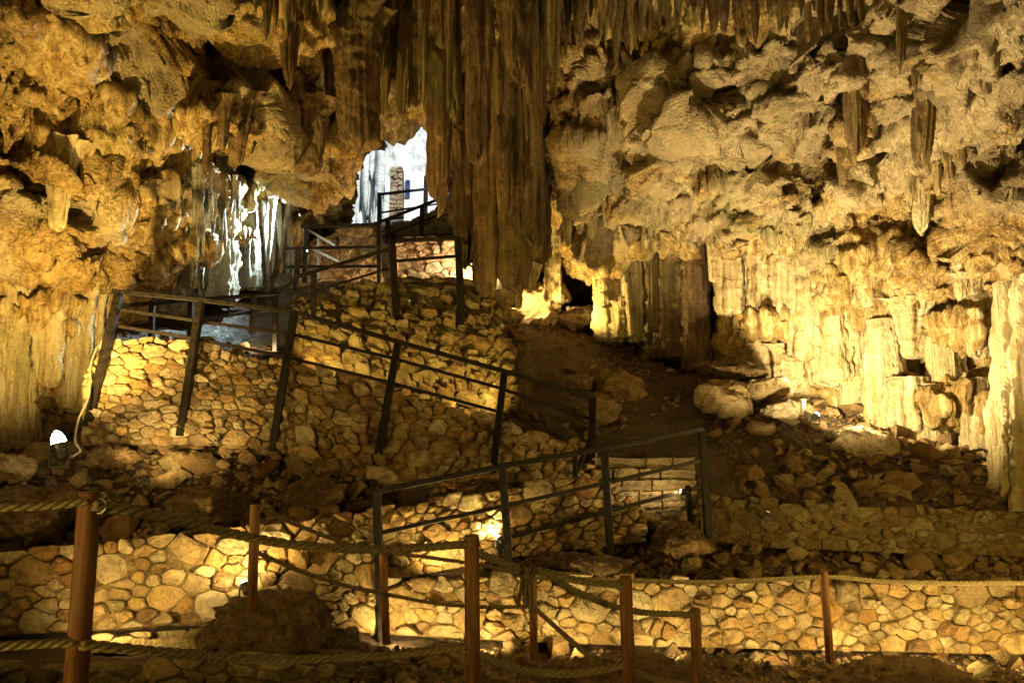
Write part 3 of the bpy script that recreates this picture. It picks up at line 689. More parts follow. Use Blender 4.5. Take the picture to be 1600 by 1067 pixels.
def row(label, x0, x1, n, ylo, yhi, w, seed, mats, Yoff):
    parts = []
    for i in range(n):
        px = x0 + (x1 - x0) * (i + rnd.uniform(-.4, .4)) / n
        ln = ylo + (yhi - ylo) * rnd.random() ** 1.6
        parts.append(((px, -60), (px + rnd.uniform(-5, 5), ln), rnd.uniform(*w), rnd.uniform(4, 11), dict(mat=rnd.choice(mats), Yoff=Yoff + rnd.uniform(-.5, .35))))
    return cluster('stalactite_row', label, 'stalactite row', M_BROWN, parts, 'stalactite', seed, M=28, R=36, flat=.9, tip=.4, tip_p=3, ragged=.08)
row('row of thin brown stalactites along the top edge above the pale right ceiling', 1150, 1320, 24, 14, 66, (10, 26), 31, [M_BROWN, M_TAN], -.55)
row('shorter row of thin stalactites along the top edge near the right corner', 1325, 1500, 20, 8, 60, (10, 24), 32, [M_BROWN, M_TAN, M_TAN], -.5)
row('dense dark fringe of stalactites at the top centre beside the big curtain', 866, 1010, 24, 30, 110, (12, 30), 33, [M_BROWN, M_BROWN, M_TAN], -.6)
row('dark fringe of stalactites hanging before the shadowed hollow at the top', 1010, 1145, 18, 10, 70, (12, 26), 34, [M_BROWN], -.4)
row('ragged dark stalactites along the top edge left of the big curtain', 400, 650, 34, 20, 130, (12, 34), 35, [M_BROWN, M_BROWN, M_TAN], -.9)
print('drip', round(time.time() - T0, 1))

# ------------------------------------------------------------------ masonry walls, stone by stone
def clip_poly(poly, nx_, ny_, c):
    out = []
    for i in range(len(poly)):
        a = poly[i]; b = poly[(i + 1) % len(poly)]
        da = a[0] * nx_ + a[1] * ny_ - c; db = b[0] * nx_ + b[1] * ny_ - c
        if da <= 0: out.append(a)
        if (da < 0 < db) or (db < 0 < da):
            t = da / (da - db); out.append((a[0] + t * (b[0] - a[0]), a[1] + t * (b[1] - a[1])))
    return out

def stone_wall(name, label, base, top, sw, sh, seed, mat=None, mortar=M_MORTAR, prot=0.06, gap=0.006, cat='wall', rough_top=0.06, thick=0.25, group=None, jitter=0.02):
    mat = mat or M_STONE
    rnd = random.Random(seed)
    n = 60
    def line(L):
        p = np.array(L, float); xs = np.linspace(p[0, 0], p[-1, 0], n)
        return np.array([W(x, np.interp(x, p[:, 0], p[:, 1]), np.interp(x, p[:, 0], p[:, 2])) for x in xs])
    Bp, Tp = line(base), line(top)
    mid = (Bp + Tp) / 2
    u = np.concatenate([[0], np.cumsum(np.linalg.norm(np.diff(mid, axis=0), axis=1))]); L = u[-1]
    H = np.linalg.norm(Tp - Bp, axis=1)
    tang = np.gradient(mid, axis=0); nr_ = np.cross(tang, Tp - Bp); nr_ /= np.linalg.norm(nr_, axis=1)[:, None]
    nr_ = np.where((nr_[:, 1:2] > 0), -nr_, nr_)
    def at(uu, v, d):
        i = min(max(np.searchsorted(u, uu) - 1, 0), n - 2); t = (uu - u[i]) / (u[i + 1] - u[i]); t = min(max(t, -0.05), 1.05)
        b = Bp[i] + (Bp[i + 1] - Bp[i]) * t; tp = Tp[i] + (Tp[i + 1] - Tp[i]) * t; h = H[i] + (H[i + 1] - H[i]) * t
        nn = nr_[i] + (nr_[i + 1] - nr_[i]) * t
        return b + (tp - b) * (v / h) + nn * d
    Hf = lambda x: float(np.interp(x, u, H))
    root = empty(name, (Bp[n // 2] + Tp[n // 2]) / 2 * np.array((1, 1, 0)) + np.array((0, 0, Bp[n // 2][2])), label, cat, group)
    # backing
    K = 5; gv = []
    for i in range(n):
        for j in range(K):
            gv.append(Bp[i] + (Tp[i] - Bp[i]) * (j / (K - 1)) - (Tp[i] - Bp[i]) / H[i] * (0.03 if j == K - 1 else 0) )
    gv = np.array(gv); nn = np.repeat(nr_, K, axis=0)
    gv = gv + nn * (gnoise(gv * 2.5) * 0.026 - 0.001)[:, None]
    bk = gv - nn * thick
    ids = np.arange(n * K).reshape(n, K)
    fq = np.stack([ids[:-1, :-1], ids[1:, :-1], ids[1:, 1:], ids[:-1, 1:]], -1).reshape(-1, 4)
    o_ = n * K
    side = [(ids[i, K - 1], ids[i + 1, K - 1], ids[i + 1, K - 1] + o_, ids[i, K - 1] + o_) for i in range(n - 1)]
    side += [(ids[0, j], ids[0, j + 1], ids[0, j + 1] + o_, ids[0, j] + o_) for j in range(K - 1)] + [(ids[-1, j], ids[-1, j + 1], ids[-1, j + 1] + o_, ids[-1, j] + o_) for j in range(K - 1)]
    obj('mortar', np.concatenate([gv, bk]), np.concatenate([fq, fq + o_, np.array(side)]), mortar, root, True, True)
    # seeds: uneven blue noise, stones wider than tall
    sw *= 0.72; sh *= 0.72; asp = sw / sh
    target = int(min(295, L * H.mean() / (sw * sh) * 1.35)); seeds = []; tries = 0
    while len(seeds) < target and tries < target * 60:
        tries += 1
        uu = rnd.uniform(0, L); vv_ = rnd.uniform(0, Hf(uu)); r = sh * rnd.choice([0.36, 0.42, 0.48, 0.55, 0.8, 1.1, 1.4, 1.75]) * (1.3 - 0.6 * tries / (target * 60.0))
        okk = True
        for (a, b, rb) in seeds:
            if ((a - uu) / asp) ** 2 + (b - vv_) ** 2 < (0.5 * (r + rb)) ** 2 * 0.85: okk = False; break
        if okk: seeds.append((uu, vv_, r))
    for (uu, vv_, r) in seeds:
        s0, v0 = uu / asp, vv_
        R_ = sh * 0.55 + r * 0.75
        poly = [(s0 + R_ * math.cos(k * math.pi / 5), v0 + R_ * math.sin(k * math.pi / 5)) for k in range(10)]
        for (a, b, rb) in seeds:
            a_ = a / asp
            if (a_ == s0 and b == v0) or abs(a_ - s0) > 2.8 * sh or abs(b - v0) > 2.8 * sh: continue
            nx_, ny_ = a_ - s0, b - v0; d = math.hypot(nx_, ny_); nx_ /= d; ny_ /= d
            sp = 0.5 * d * (1 + 0.5 * (r - rb) / (r + rb))
            poly = clip_poly(poly, nx_, ny_, nx_ * s0 + ny_ * v0 + sp)
            if len(poly) < 3: break
        if len(poly) < 3: continue
        poly = clip_poly(poly, 0, -1, 0); poly = clip_poly(poly, -1, 0, 0); poly = clip_poly(poly, 1, 0, L / asp)
        hs = (Hf(uu + 0.05) - Hf(uu - 0.05)) / 0.1 * asp
        h0 = Hf(uu) + rnd.uniform(-0.3, 1) * rough_top
        l_ = math.hypot(hs, 1); poly = clip_poly(poly, -hs / l_, 1 / l_, (-hs * s0 + h0) / l_) if len(poly) > 2 else poly
        if len(poly) < 3: continue
        # merge tiny edges
        P2 = []
        for p in poly:
            if not P2 or math.hypot(p[0] - P2[-1][0], p[1] - P2[-1][1]) > 0.16 * sh: P2.append(p)
        if len(P2) > 3 and math.hypot(P2[0][0] - P2[-1][0], P2[0][1] - P2[-1][1]) < 0.16 * sh: P2.pop()
        if len(P2) < 3: continue
        if len(P2) <= 5:
            Q = []
            for i in range(len(P2)):
                a = P2[i]; b = P2[(i + 1) % len(P2)]; c1 = rnd.uniform(0.12, 0.3); c2 = rnd.uniform(0.7, 0.88)
                Q += [(a[0] + (b[0] - a[0]) * c1, a[1] + (b[1] - a[1]) * c1), (a[0] + (b[0] - a[0]) * c2, a[1] + (b[1] - a[1]) * c2)]
            P2 = Q
        while len(P2) > 10: P2.pop(rnd.randrange(len(P2)))
        while len(P2) < 9:
            k_ = max(range(len(P2)), key=lambda i: math.hypot(P2[i][0] - P2[(i + 1) % len(P2)][0], P2[i][1] - P2[(i + 1) % len(P2)][1]))
            a, b = P2[k_], P2[(k_ + 1) % len(P2)]; e_ = math.hypot(b[0] - a[0], b[1] - a[1]); t = rnd.uniform(.35, .65); o_f = -rnd.uniform(-0.06, 0.08) * e_
            P2.insert(k_ + 1, (a[0] + (b[0] - a[0]) * t - (b[1] - a[1]) / e_ * -o_f * -1, a[1] + (b[1] - a[1]) * t + (b[0] - a[0]) / e_ * -o_f * -1))
        P2 = [(x * asp, y) for x, y in P2]
        cx = sum(p[0] for p in P2) / len(P2); cy = sum(p[1] for p in P2) / len(P2)
        m = len(P2)
        rmean = sum(math.hypot(p[0] - cx, p[1] - cy) for p in P2) / m
        if rmean < 0.02: continue
        sc = max(0.6, 1 - gap / rmean)
        pr = prot * rnd.choice([0.2, 0.4, 0.6, 0.9, 1.3]); tu, tv = rnd.uniform(-.4, .4), rnd.uniform(-.4, .4)
        V = []
        for ring, (k, d) in enumerate(((1.0, -0.07), (0.98, pr * 0.45), (rnd.uniform(.7, .9), pr))):
            for p in P2:
                jx = jitter * rnd.uniform(-1, 1) if ring else 0
                dx, dy = (p[0] - cx) * sc * k, (p[1] - cy) * sc * k
                dd = d + ((tu * dx + tv * dy) * 0.5 + rnd.uniform(-.3, .3) * pr if ring == 2 else (tu * dx + tv * dy) * 0.3 if ring else 0)
                V.append(at(cx + dx * (1 + jx), cy + dy * (1 + jx), dd))
        V.append(at(cx + rnd.uniform(-.2, .2) * rmean, cy + rnd.uniform(-.2, .2) * rmean, pr * rnd.uniform(1.0, 1.3)))
        F = []
        for rg in (0, 1):
            for i in range(m): F.append((rg * m + i, rg * m + (i + 1) % m, (rg + 1) * m + (i + 1) % m, (rg + 1) * m + i))
        for i in range(m): F.append((2 * m + i, 2 * m + (i + 1) % m, 3 * m))
        obj('stone', np.array(V), F, mat, root)
    return root

stone_wall('retaining_wall', 'low golden rubble stone wall brightly lit along the lower right path', [(560,988,9.28),(850,1004,9.38),(1100,1011,9.46),(1650,1024,9.3),(2010,1033,9.0)], [(560,906,9.34),(850,896,9.46),(1100,905,9.54),(1650,912,9.38),(2010,915,9.25)], 0.30, 0.21, 1, prot=.085)
stone_wall('ramp_wall', 'tall lit rubble wall of big orange stones behind the left rope posts', [(-60,995,8.15),(140,986,8.26),(420,964,8.6),(586,990,9.05)], [(-60,872,8.3),(0,868,8.32),(140,855,8.42),(280,838,8.68),(420,822,9.0),(586,800,9.5)], 0.32, 0.23, 2, prot=.085)
stone_wall('ramp_wall', 'lit stone wall rising behind the front dark railing up to the stone steps', [(570,915,9.75),(780,874,10.1),(960,851,10.3),(1010,846,10.35)], [(570,800,9.8),(780,764,10.2),(900,748,10.35),(960,760,10.4),(1010,800,10.4)], 0.30, 0.21, 3, prot=.085)
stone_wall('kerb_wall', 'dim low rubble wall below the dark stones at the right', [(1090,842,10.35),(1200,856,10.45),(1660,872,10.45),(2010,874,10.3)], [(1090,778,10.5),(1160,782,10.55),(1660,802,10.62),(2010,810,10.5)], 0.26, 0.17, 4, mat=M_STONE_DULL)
stone_wall('terrace_wall', 'well built yellow stone wall below the left end of the upper railing', [(128,696,10.15),(290,692,10.3),(446,702,10.5)], [(128,600,10.4),(165,538,10.6),(240,528,10.65),(300,533,10.75),(380,558,10.85),(446,566,11.0)], 0.30, 0.19, 5)
stone_wall('slope_wall', 'rough sloping stone facing under the middle of the long descending railing', [(440,708,10.5),(600,752,10.65),(780,748,10.8),(930,752,10.9)], [(440,566,11.05),(600,612,11.28),(780,662,11.4),(930,704,11.5)], 0.34, 0.22, 6, prot=0.12, rough_top=.12, mat=M_STONE)
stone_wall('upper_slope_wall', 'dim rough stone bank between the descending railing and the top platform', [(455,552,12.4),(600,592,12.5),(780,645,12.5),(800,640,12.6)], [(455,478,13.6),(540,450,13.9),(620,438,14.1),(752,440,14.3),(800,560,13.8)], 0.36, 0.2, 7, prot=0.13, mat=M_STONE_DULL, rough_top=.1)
stone_wall('platform_wall', 'reddish brown stone wall above the top platform behind the square railing', [(612,442,15.4),(738,440,15.5)], [(612,376,15.5),(660,372,15.5),(720,372,15.6),(738,376,15.6)], 0.34, 0.22, 8, mat=M_STONE_RED)
stone_wall('stair_side_wall', 'grey brown stone wall under the upper left handrails', [(440,470,15.6),(520,466,15.7),(612,450,15.6)], [(440,440,15.8),(480,380,16.2),(540,360,16.4),(612,352,16.2)], 0.34, 0.22, 9, mat=M_STONE_RED)
stone_wall('greenish_wall', 'greenish stone wall below the daylight opening', [(596,376,17.0),(720,378,17.0)], [(596,352,17.1),(640,345,17.15),(690,322,17.2),(720,318,17.2)], 0.34, 0.24, 10, mat=M_STONE_GREEN)
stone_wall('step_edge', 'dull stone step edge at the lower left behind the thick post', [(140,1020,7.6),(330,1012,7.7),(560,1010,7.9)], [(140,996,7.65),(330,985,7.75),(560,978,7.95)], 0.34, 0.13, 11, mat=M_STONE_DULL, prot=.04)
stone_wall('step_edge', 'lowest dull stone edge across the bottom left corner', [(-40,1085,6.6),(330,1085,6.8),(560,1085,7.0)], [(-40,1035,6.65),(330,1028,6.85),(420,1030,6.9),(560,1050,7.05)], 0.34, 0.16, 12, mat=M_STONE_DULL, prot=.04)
print('walls', round(time.time() - T0, 1))

# ------------------------------------------------------------------ stone steps
def stairs(name, label, spec, mat=M_STEP):
    e = empty(name, W(*spec[0][:3]), label, 'staircase')
    for (x0, y0, Y0, x1, y1, Y1, dep, h, seed) in spec:
        rs = np.random.RandomState(seed)
        A_ = W(x0, y0, Y0); B_ = W(x1, y1, Y1); cuts = [0.0]
        while cuts[-1] < 0.84: cuts.append(min(1.0, cuts[-1] + rs.uniform(.16, .36)))
        cuts[-1] = 1.0
        for c0, c1 in zip(cuts[:-1], cuts[1:]): step_block(e, A_ + (B_ - A_) * (c0 + .008) + np.array((0, 0, rs.uniform(-.015, .012))), A_ + (B_ - A_) * (c1 - .008) + np.array((0, rs.uniform(-.03, .03), rs.uniform(-.015, .012))), dep, h, rs, mat)
    return e
def step_block(e, a, b, dep, h, rs, mat):
        n = 5; V = []; F = []
        d = b - a; d /= np.linalg.norm(d); back = np.cross((0, 0, 1), d); back /= np.linalg.norm(back)
        back = back if back[1] > 0 else -back
        for i in range(n + 1):
            p = a + (b - a) * i / n
            j = rs.uniform(-.015, .015, 4)
            V += [p + back * (0.05 + j[0]) + np.array((0, 0, -h)), p + back * (0.05 + j[0]) + np.array((0, 0, -0.065 + j[1])), p + back * (j[0] - .01) + np.array((0, 0, -0.055 + j[1])), p + back * (j[0]) + np.array((0, 0, j[2] * .6)), p + back * dep + np.array((0, 0, j[3] * .4)), p + back * dep + np.array((0, 0, -h))]
        for i in range(n):
            for k in range(5): F.append((i * 6 + k, (i + 1) * 6 + k, (i + 1) * 6 + k + 1, i * 6 + k + 1))
        F += [(5, 4, 3, 2, 1, 0), tuple(n * 6 + k for k in range(6))]
        obj('step_stone', V, F, mat, e)
stairs('stone_steps', 'broad pale stone steps behind the front railing climbing to the long ramp',
       [(905 + 3 * k, 808 - 18.5 * k, 10.42 + 0.2 * k, 1092 - 1 * k, 798 - 16.5 * k, 10.45 + 0.2 * k, 0.45, 0.18, k + 50) for k in range(6)])
stairs('stone_steps', 'small pale worn steps at the top of the ascending handrail', [(540 + 16 * k, 476 - 10 * k, 14.0 + 0.25 * k, 585 + 14 * k, 474 - 10 * k, 14.0 + .25 * k, 0.5, 0.2, 70 + k) for k in range(4)])
stairs('platform_slab', 'dark flat slab edge of the top platform in front of the reddish wall', [(628, 437, 14.0, 752, 440, 14.1, 0.9, 0.16, 80)], mat=M_STONE_DULL)

# ------------------------------------------------------------------ loose rubble and boulders
def hull_mesh(name, seed, mat, npts=18, flat=(1, .8, .62)):
    rs = np.random.RandomState(seed); p = rs.normal(size=(npts, 3)); p /= np.linalg.norm(p, axis=1)[:, None]
    p *= np.array(flat) * rs.uniform(0.85, 1.05, (npts, 1))
    bm = bmesh.new()
    for q_ in p: bm.verts.new(q_)
    r = bmesh.ops.convex_hull(bm, input=bm.verts)
    bmesh.ops.delete(bm, geom=[v for v in bm.verts if not v.link_faces], context='VERTS')
    me = bpy.data.meshes.new(name); bm.to_mesh(me); bm.free(); me.materials.append(mat); return me
HULLS = {m.name: [hull_mesh('stone', 900 + i, m, 10 + i % 5, (1, rr, ff)) for i, (rr, ff) in enumerate([(.8, .6), (.9, .45), (.7, .7), (.95, .75), (.75, .5), (.85, .35), (.6, .55), (.9, .62), (.8, .8), (.7, .4)])] for m in (M_RUBBLE, M_PALE, M_STONE)}
GPX, GPY = PX(gv)
def rubble(name, label, regions, n_big, n_small, size, seed, mat=M_RUBBLE, zlift=0.25, kind='structure', small=(0.02, 0.07), mind=0.5):
    """regions: photo polygons; stones are strewn over the ground sheet that lies there"""
    rnd = random.Random(seed); rs = np.random.RandomState(seed)
    m = np.zeros(len(gv), bool)
    for poly in regions: m |= inpoly(GPX, GPY, poly)
    ids = np.nonzero(m & (gv[:, 1] > 3))[0]
    c = gv[ids].mean(0)
    root = empty(name, c, label, None, None, kind)
    chosen = []; tries = 0
    while len(chosen) < n_big and tries < n_big * 40:
        tries += 1
        p = gv[rnd.choice(ids)]; s = size[0] + (size[1] - size[0]) * rnd.random() ** 1.8
        s *= (1.25 - 0.6 * tries / (n_big * 40.0))
        if all((p[0] - q_[0]) ** 2 + (p[1] - q_[1]) ** 2 * 0.5 + (p[2] - q_[2]) ** 2 > (mind * (s + t)) ** 2 for q_, t in chosen):
            chosen.append((p, s))
    for p, s in chosen:
        o = bpy.data.objects.new('stone', rnd.choice(HULLS[mat.name])); link(o, root)
        o.location = tuple(p + np.array((0, 0, s * zlift)) - c); o.scale = (s, s * rnd.uniform(.8, 1.1), s * rnd.uniform(.8, 1.2))
        o.rotation_euler = (rnd.uniform(-.5, .5), rnd.uniform(-.5, .5), rnd.uniform(0, 6.3))
    if n_small:
        V = []; F = []; off = 0
        hs = []
        for me in HULLS[mat.name][:6]:
            hs.append((np.array([v.co[:] for v in me.vertices]), [list(p.vertices) for p in me.polygons]))
        for k in range(n_small):
            p = gv[rnd.choice(ids)]; s = rnd.uniform(*small)
            hv, hf = rnd.choice(hs); a = rnd.uniform(0, 6.3); ca, sa = math.cos(a), math.sin(a)
            x = hv * s; x = np.stack([x[:, 0] * ca - x[:, 1] * sa, x[:, 0] * sa + x[:, 1] * ca, x[:, 2]], 1)
            V.append(x + p + np.array((rnd.uniform(-.05, .05), rnd.uniform(-.05, .05), s * .2))); F += [[i + off for i in f] for f in hf]; off += len(hv)
        obj('small_rubble', np.concatenate(V), F, mat, root, kind='stuff')
    return root
rubble('rubble_slope', 'heap of broken stones below the right cave wall', [[(1105, 585), (1330, 640), (1560, 690), (1610, 800), (1560, 800), (1160, 775), (1110, 680)]], 295, 3200, (0.07, 0.30), 1, small=(0.012, 0.06))
rubble('rubble_bank', 'dark rubble bank between the ramp wall and the yellow terrace wall', [[(-60, 740), (130, 690), (440, 700), (590, 760), (600, 795), (420, 822), (-60, 868)]], 260, 3000, (0.06, 0.26), 2, small=(0.012, 0.055))
rubble('rubble_terrace', 'dark stones lying along the terrace above the bright retaining wall', [[(800, 890), (960, 850), (1100, 840), (1600, 868), (1640, 912), (1100, 906)]], 140, 1500, (0.06, 0.24), 3, small=(0.012, 0.05))
rubble('muddy_slope', 'wet dark earth slope with scattered stones below the alcove', [[(760, 600), (790, 500), (1060, 520), (1110, 620), (930, 690)]], 90, 1500, (0.04, 0.15), 4, small=(0.01, 0.04))
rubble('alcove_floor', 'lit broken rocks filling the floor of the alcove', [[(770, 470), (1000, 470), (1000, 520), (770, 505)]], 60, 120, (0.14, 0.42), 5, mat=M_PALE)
rubble('path_edge', 'dark stones along the near edge of the lower path', [[(560, 1012), (1640, 1025), (1640, 1090), (560, 1090)]], 130, 1800, (0.05, 0.18), 6, small=(0.01, 0.045))
rubble('ramp_floor', 'trodden earth and chips on the long ramp behind the railing', [[(165, 540), (440, 570), (930, 700), (920, 660), (440, 545), (165, 520)]], 60, 500, (0.05, 0.16), 7)
rubble('lower_ramp', 'earth and chips on the ramp behind the front railing', [[(590, 905), (960, 870), (1100, 840), (960, 850), (590, 885)]], 30, 250, (0.04, 0.12), 8)
rubble('platform_bank', 'stones crowning the bank beside the top platform', [[(440, 490), (620, 440), (760, 440), (820, 520), (800, 560), (640, 500)]], 90, 300, (0.07, 0.26), 9)

bm = bmesh.new(); bmesh.ops.create_icosphere(bm, subdivisions=5, radius=1)
I5 = np.array([v.co[:] for v in bm.verts]); I5F = np.array([[v.index for v in f.verts] for f in bm.faces]); bm.free()
def boulder(px, py, Y, rx, ry, mat, seed, label, depth=0.9, group=None):
    rs = np.random.RandomState(seed)
    nn = rs.normal(size=(11, 3)); nn[:, 2] *= 0.9; nn /= np.linalg.norm(nn, axis=1)[:, None]; dd = rs.uniform(0.62, 1.0, 11)
    q_ = I5 @ nn.T; r = np.where(q_ > 0.05, dd[None] / np.maximum(q_, 0.05), 9); r = -np.log(np.exp(-np.minimum(r, 3) * 45).sum(1)) / 45
    r = np.minimum(r, 1.15)
    V = I5 * r[:, None]
    k = Y / FPX; V = V * np.array((rx * k, rx * k * depth, ry * k)) * 1.05
    V = V + I5 * ((fbm(V * 3.2 + seed, 6, mode=1, gain=.64) * 0.22 + crag(V * (1.1 / (ry * k)) + seed) * 0.32) * ry * k)[:, None]
    return obj('boulder', V + W(px, py, Y), I5F, mat, None, True, True, label=label, cat='boulder', group=group)
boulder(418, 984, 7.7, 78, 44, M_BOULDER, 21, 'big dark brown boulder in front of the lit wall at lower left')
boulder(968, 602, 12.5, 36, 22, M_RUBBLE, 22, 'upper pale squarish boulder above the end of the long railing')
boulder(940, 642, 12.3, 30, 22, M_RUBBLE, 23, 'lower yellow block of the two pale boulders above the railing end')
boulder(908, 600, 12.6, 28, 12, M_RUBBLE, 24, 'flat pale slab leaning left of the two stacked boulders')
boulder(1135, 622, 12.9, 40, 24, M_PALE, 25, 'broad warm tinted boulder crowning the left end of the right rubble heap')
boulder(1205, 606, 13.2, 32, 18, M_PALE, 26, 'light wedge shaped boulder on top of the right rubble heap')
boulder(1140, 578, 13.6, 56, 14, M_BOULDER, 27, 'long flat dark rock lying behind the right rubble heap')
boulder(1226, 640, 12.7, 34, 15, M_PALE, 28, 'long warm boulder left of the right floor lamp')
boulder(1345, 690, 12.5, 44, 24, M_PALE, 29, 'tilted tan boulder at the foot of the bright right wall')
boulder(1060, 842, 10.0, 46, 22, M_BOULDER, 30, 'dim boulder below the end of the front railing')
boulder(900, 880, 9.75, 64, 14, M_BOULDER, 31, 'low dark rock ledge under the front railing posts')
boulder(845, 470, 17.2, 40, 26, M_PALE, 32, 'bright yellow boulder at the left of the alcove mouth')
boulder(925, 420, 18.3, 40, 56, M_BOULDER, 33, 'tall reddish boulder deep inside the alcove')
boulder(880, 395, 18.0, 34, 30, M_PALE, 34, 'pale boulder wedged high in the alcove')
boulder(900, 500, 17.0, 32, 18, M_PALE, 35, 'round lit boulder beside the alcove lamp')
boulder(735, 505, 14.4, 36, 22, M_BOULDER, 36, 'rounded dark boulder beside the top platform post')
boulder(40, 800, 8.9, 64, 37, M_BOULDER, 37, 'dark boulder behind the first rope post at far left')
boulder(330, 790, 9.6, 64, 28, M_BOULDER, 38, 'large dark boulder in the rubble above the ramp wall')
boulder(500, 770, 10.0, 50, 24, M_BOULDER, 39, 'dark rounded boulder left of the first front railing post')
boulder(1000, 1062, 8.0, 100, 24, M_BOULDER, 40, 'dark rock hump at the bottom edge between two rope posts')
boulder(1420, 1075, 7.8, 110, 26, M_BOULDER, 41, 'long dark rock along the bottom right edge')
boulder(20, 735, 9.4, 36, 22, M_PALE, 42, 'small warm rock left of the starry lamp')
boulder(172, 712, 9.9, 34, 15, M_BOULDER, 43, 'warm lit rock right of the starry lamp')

# ------------------------------------------------------------------ railings
def railing(label, tops, rails, posts, wr=0.075, wp=0.095, group=None, braces=()):
    e = empty('metal_railing', W(*posts[0][2:5]) if len(posts[0]) > 4 else W(*tops[0]), label, 'railing', group)
    def poly(name, L, w, h):
        m = MB(); P_ = [W(*q_) for q_ in L]
        for a, b in zip(P_[:-1], P_[1:]):
            m.beam(a, b, w, h)
        m.obj(name, M_RAIL, e)
    poly('top_rail', tops, wr, wr * 0.85)
    for r in rails: poly('mid_rail', r, wr * 0.55, wr * 0.62)
    for p in posts:
        m = MB(); a = W(p[0], p[1], p[2]); b = W(p[3], p[4], p[5]); d = (b - a) / np.linalg.norm(b - a)
        m.beam(a - d * 0.0, b + d * 0.12, wp, wp, up=(0, 1, 0)); m.obj('post', M_RAIL, e)
    for p in braces:
        m = MB(); m.beam(W(*p[0]), W(*p[1]), wp * .6, wp * .6); m.obj('brace', M_RAIL, e)
    return e
railing('front dark railing rising to the right above the lit lower path',
        [(586, 768, 9.25), (785, 728, 9.5), (945, 700, 9.75), (1098, 670, 10.0)],
        [[(594, 832, 9.27), (788, 790, 9.52), (948, 754, 9.77), (1100, 718, 10.02)]],
        [(588, 766, 9.27, 597, 985, 9.12), (785, 730, 9.52, 795, 878, 9.52), (944, 702, 9.77, 953, 850, 9.77), (1097, 672, 10.02, 1106, 826, 10.02)])
railing('low brown handrail beside the lit stone steps', [(800, 838, 10.0), (945, 800, 10.15), (1095, 760, 10.3)], [], [(1074, 758, 10.3, 1078, 806, 10.3), (898, 706, 10.6, 900, 815, 10.5), (780, 838, 10.0, 784, 880, 10.0)], wr=.055, wp=.07)
railing('long dark three bar railing descending from the upper left to the stone steps',
        [(176, 455, 10.55), (315, 469, 10.65), (458, 487, 10.85), (622, 534, 11.1), (788, 580, 11.2), (926, 622, 11.35)],
        [[(190, 484, 10.6), (312, 502, 10.7), (455, 522, 10.9), (615, 560, 11.1), (780, 606, 11.22), (926, 656, 11.37)],
         [(176, 508, 10.6), (308, 530, 10.68), (440, 556, 10.9), (610, 598, 11.12), (775, 642, 11.22), (905, 688, 11.35)]],
        [(186, 458, 10.57, 140, 652, 10.25), (314, 470, 10.67, 284, 668, 10.35), (460, 488, 10.87, 428, 690, 10.5), (622, 536, 11.12, 585, 744, 10.7), (788, 582, 11.22, 771, 728, 10.9), (926, 622, 11.37, 924, 752, 11.0)],
        wp=0.105, braces=[((930, 672, 11.36), (898, 742, 10.8))])
railing('bright edged handrail running behind the left end of the long railing',
        [(188, 478, 12.2), (300, 469, 12.4), (432, 459, 12.7), (466, 432, 13.0), (613, 388, 13.6)],
        [[(290, 502, 12.4), (430, 483, 12.7)], [(432, 488, 12.72), (470, 462, 13.0), (612, 418, 13.6)]],
        [(298, 470, 12.42, 297, 528, 12.42), (396, 462, 12.6, 394, 510, 12.6), (430, 460, 12.72, 430, 552, 12.6), (490, 426, 13.1, 490, 500, 13.1), (238, 470, 12.3, 236, 526, 12.3)], wr=.07, wp=.085)
railing('square dark railing panel across the top platform', [(608, 377, 13.6), (717, 372, 13.7)], [[(618, 408, 13.62), (716, 400, 13.7)]],
        [(612, 376, 13.6, 622, 524, 13.3), (716, 372, 13.7, 721, 522, 13.5)], wr=.085, wp=.13)
railing('short handrail at the right side of the top platform beside the white lamp', [(718, 374, 14.2), (742, 388, 14.8)], [[(720, 405, 14.2), (742, 420, 14.8)]], [(741, 388, 14.8, 741, 438, 14.8)], wr=.06, wp=.07)
railing('upper square railing frame below the pale rock at the left of the stairs', [(470, 354, 15.0), (592, 352, 15.2)], [[(446, 388, 14.9), (594, 386, 15.1)], [(446, 417, 14.9), (594, 416, 15.1)]],
        [(479, 354, 15.02, 476, 432, 14.9), (592, 352, 15.2, 593, 450, 15.0), (466, 388, 14.9, 462, 444, 14.9)], wr=.085, wp=.09)
railing('slanting handrail climbing to the daylight opening', [(586, 350, 15.6), (692, 309, 16.6)], [[(594, 371, 15.7), (692, 334, 16.6)]], [(660, 322, 16.3, 658, 374, 16.3), (606, 344, 15.8, 606, 372, 15.8)], wr=.08, wp=.1)
railing('thin sunlit handrail inside the daylight opening', [(592, 304, 18.6), (672, 295, 18.9)], [[(592, 333, 18.6), (690, 318, 18.9)]], [(593, 302, 18.62, 593, 352, 18.62), (666, 276, 18.9, 664, 352, 18.9)], wr=.07, wp=.11)

_e = empty('metal_railing', W(500, 400, 16.0), 'diagonal handrail coloured pale as if lit, behind the upper square railing frame', 'railing')  # pale steel puts the lit edges of this rail into its colour
for a_, b_ in (((482, 360, 15.9), (524, 384, 15.7)), ((492, 391, 15.8), (534, 411, 15.6))):
    m = MB(); m.beam(W(*a_), W(*b_), .06, .05); m.obj('mid_rail', M_STEEL, _e)
m = MB(); m.beam(W(498, 368, 15.85), W(498, 436, 15.75), .06); m.obj('post', M_STEEL, _e)

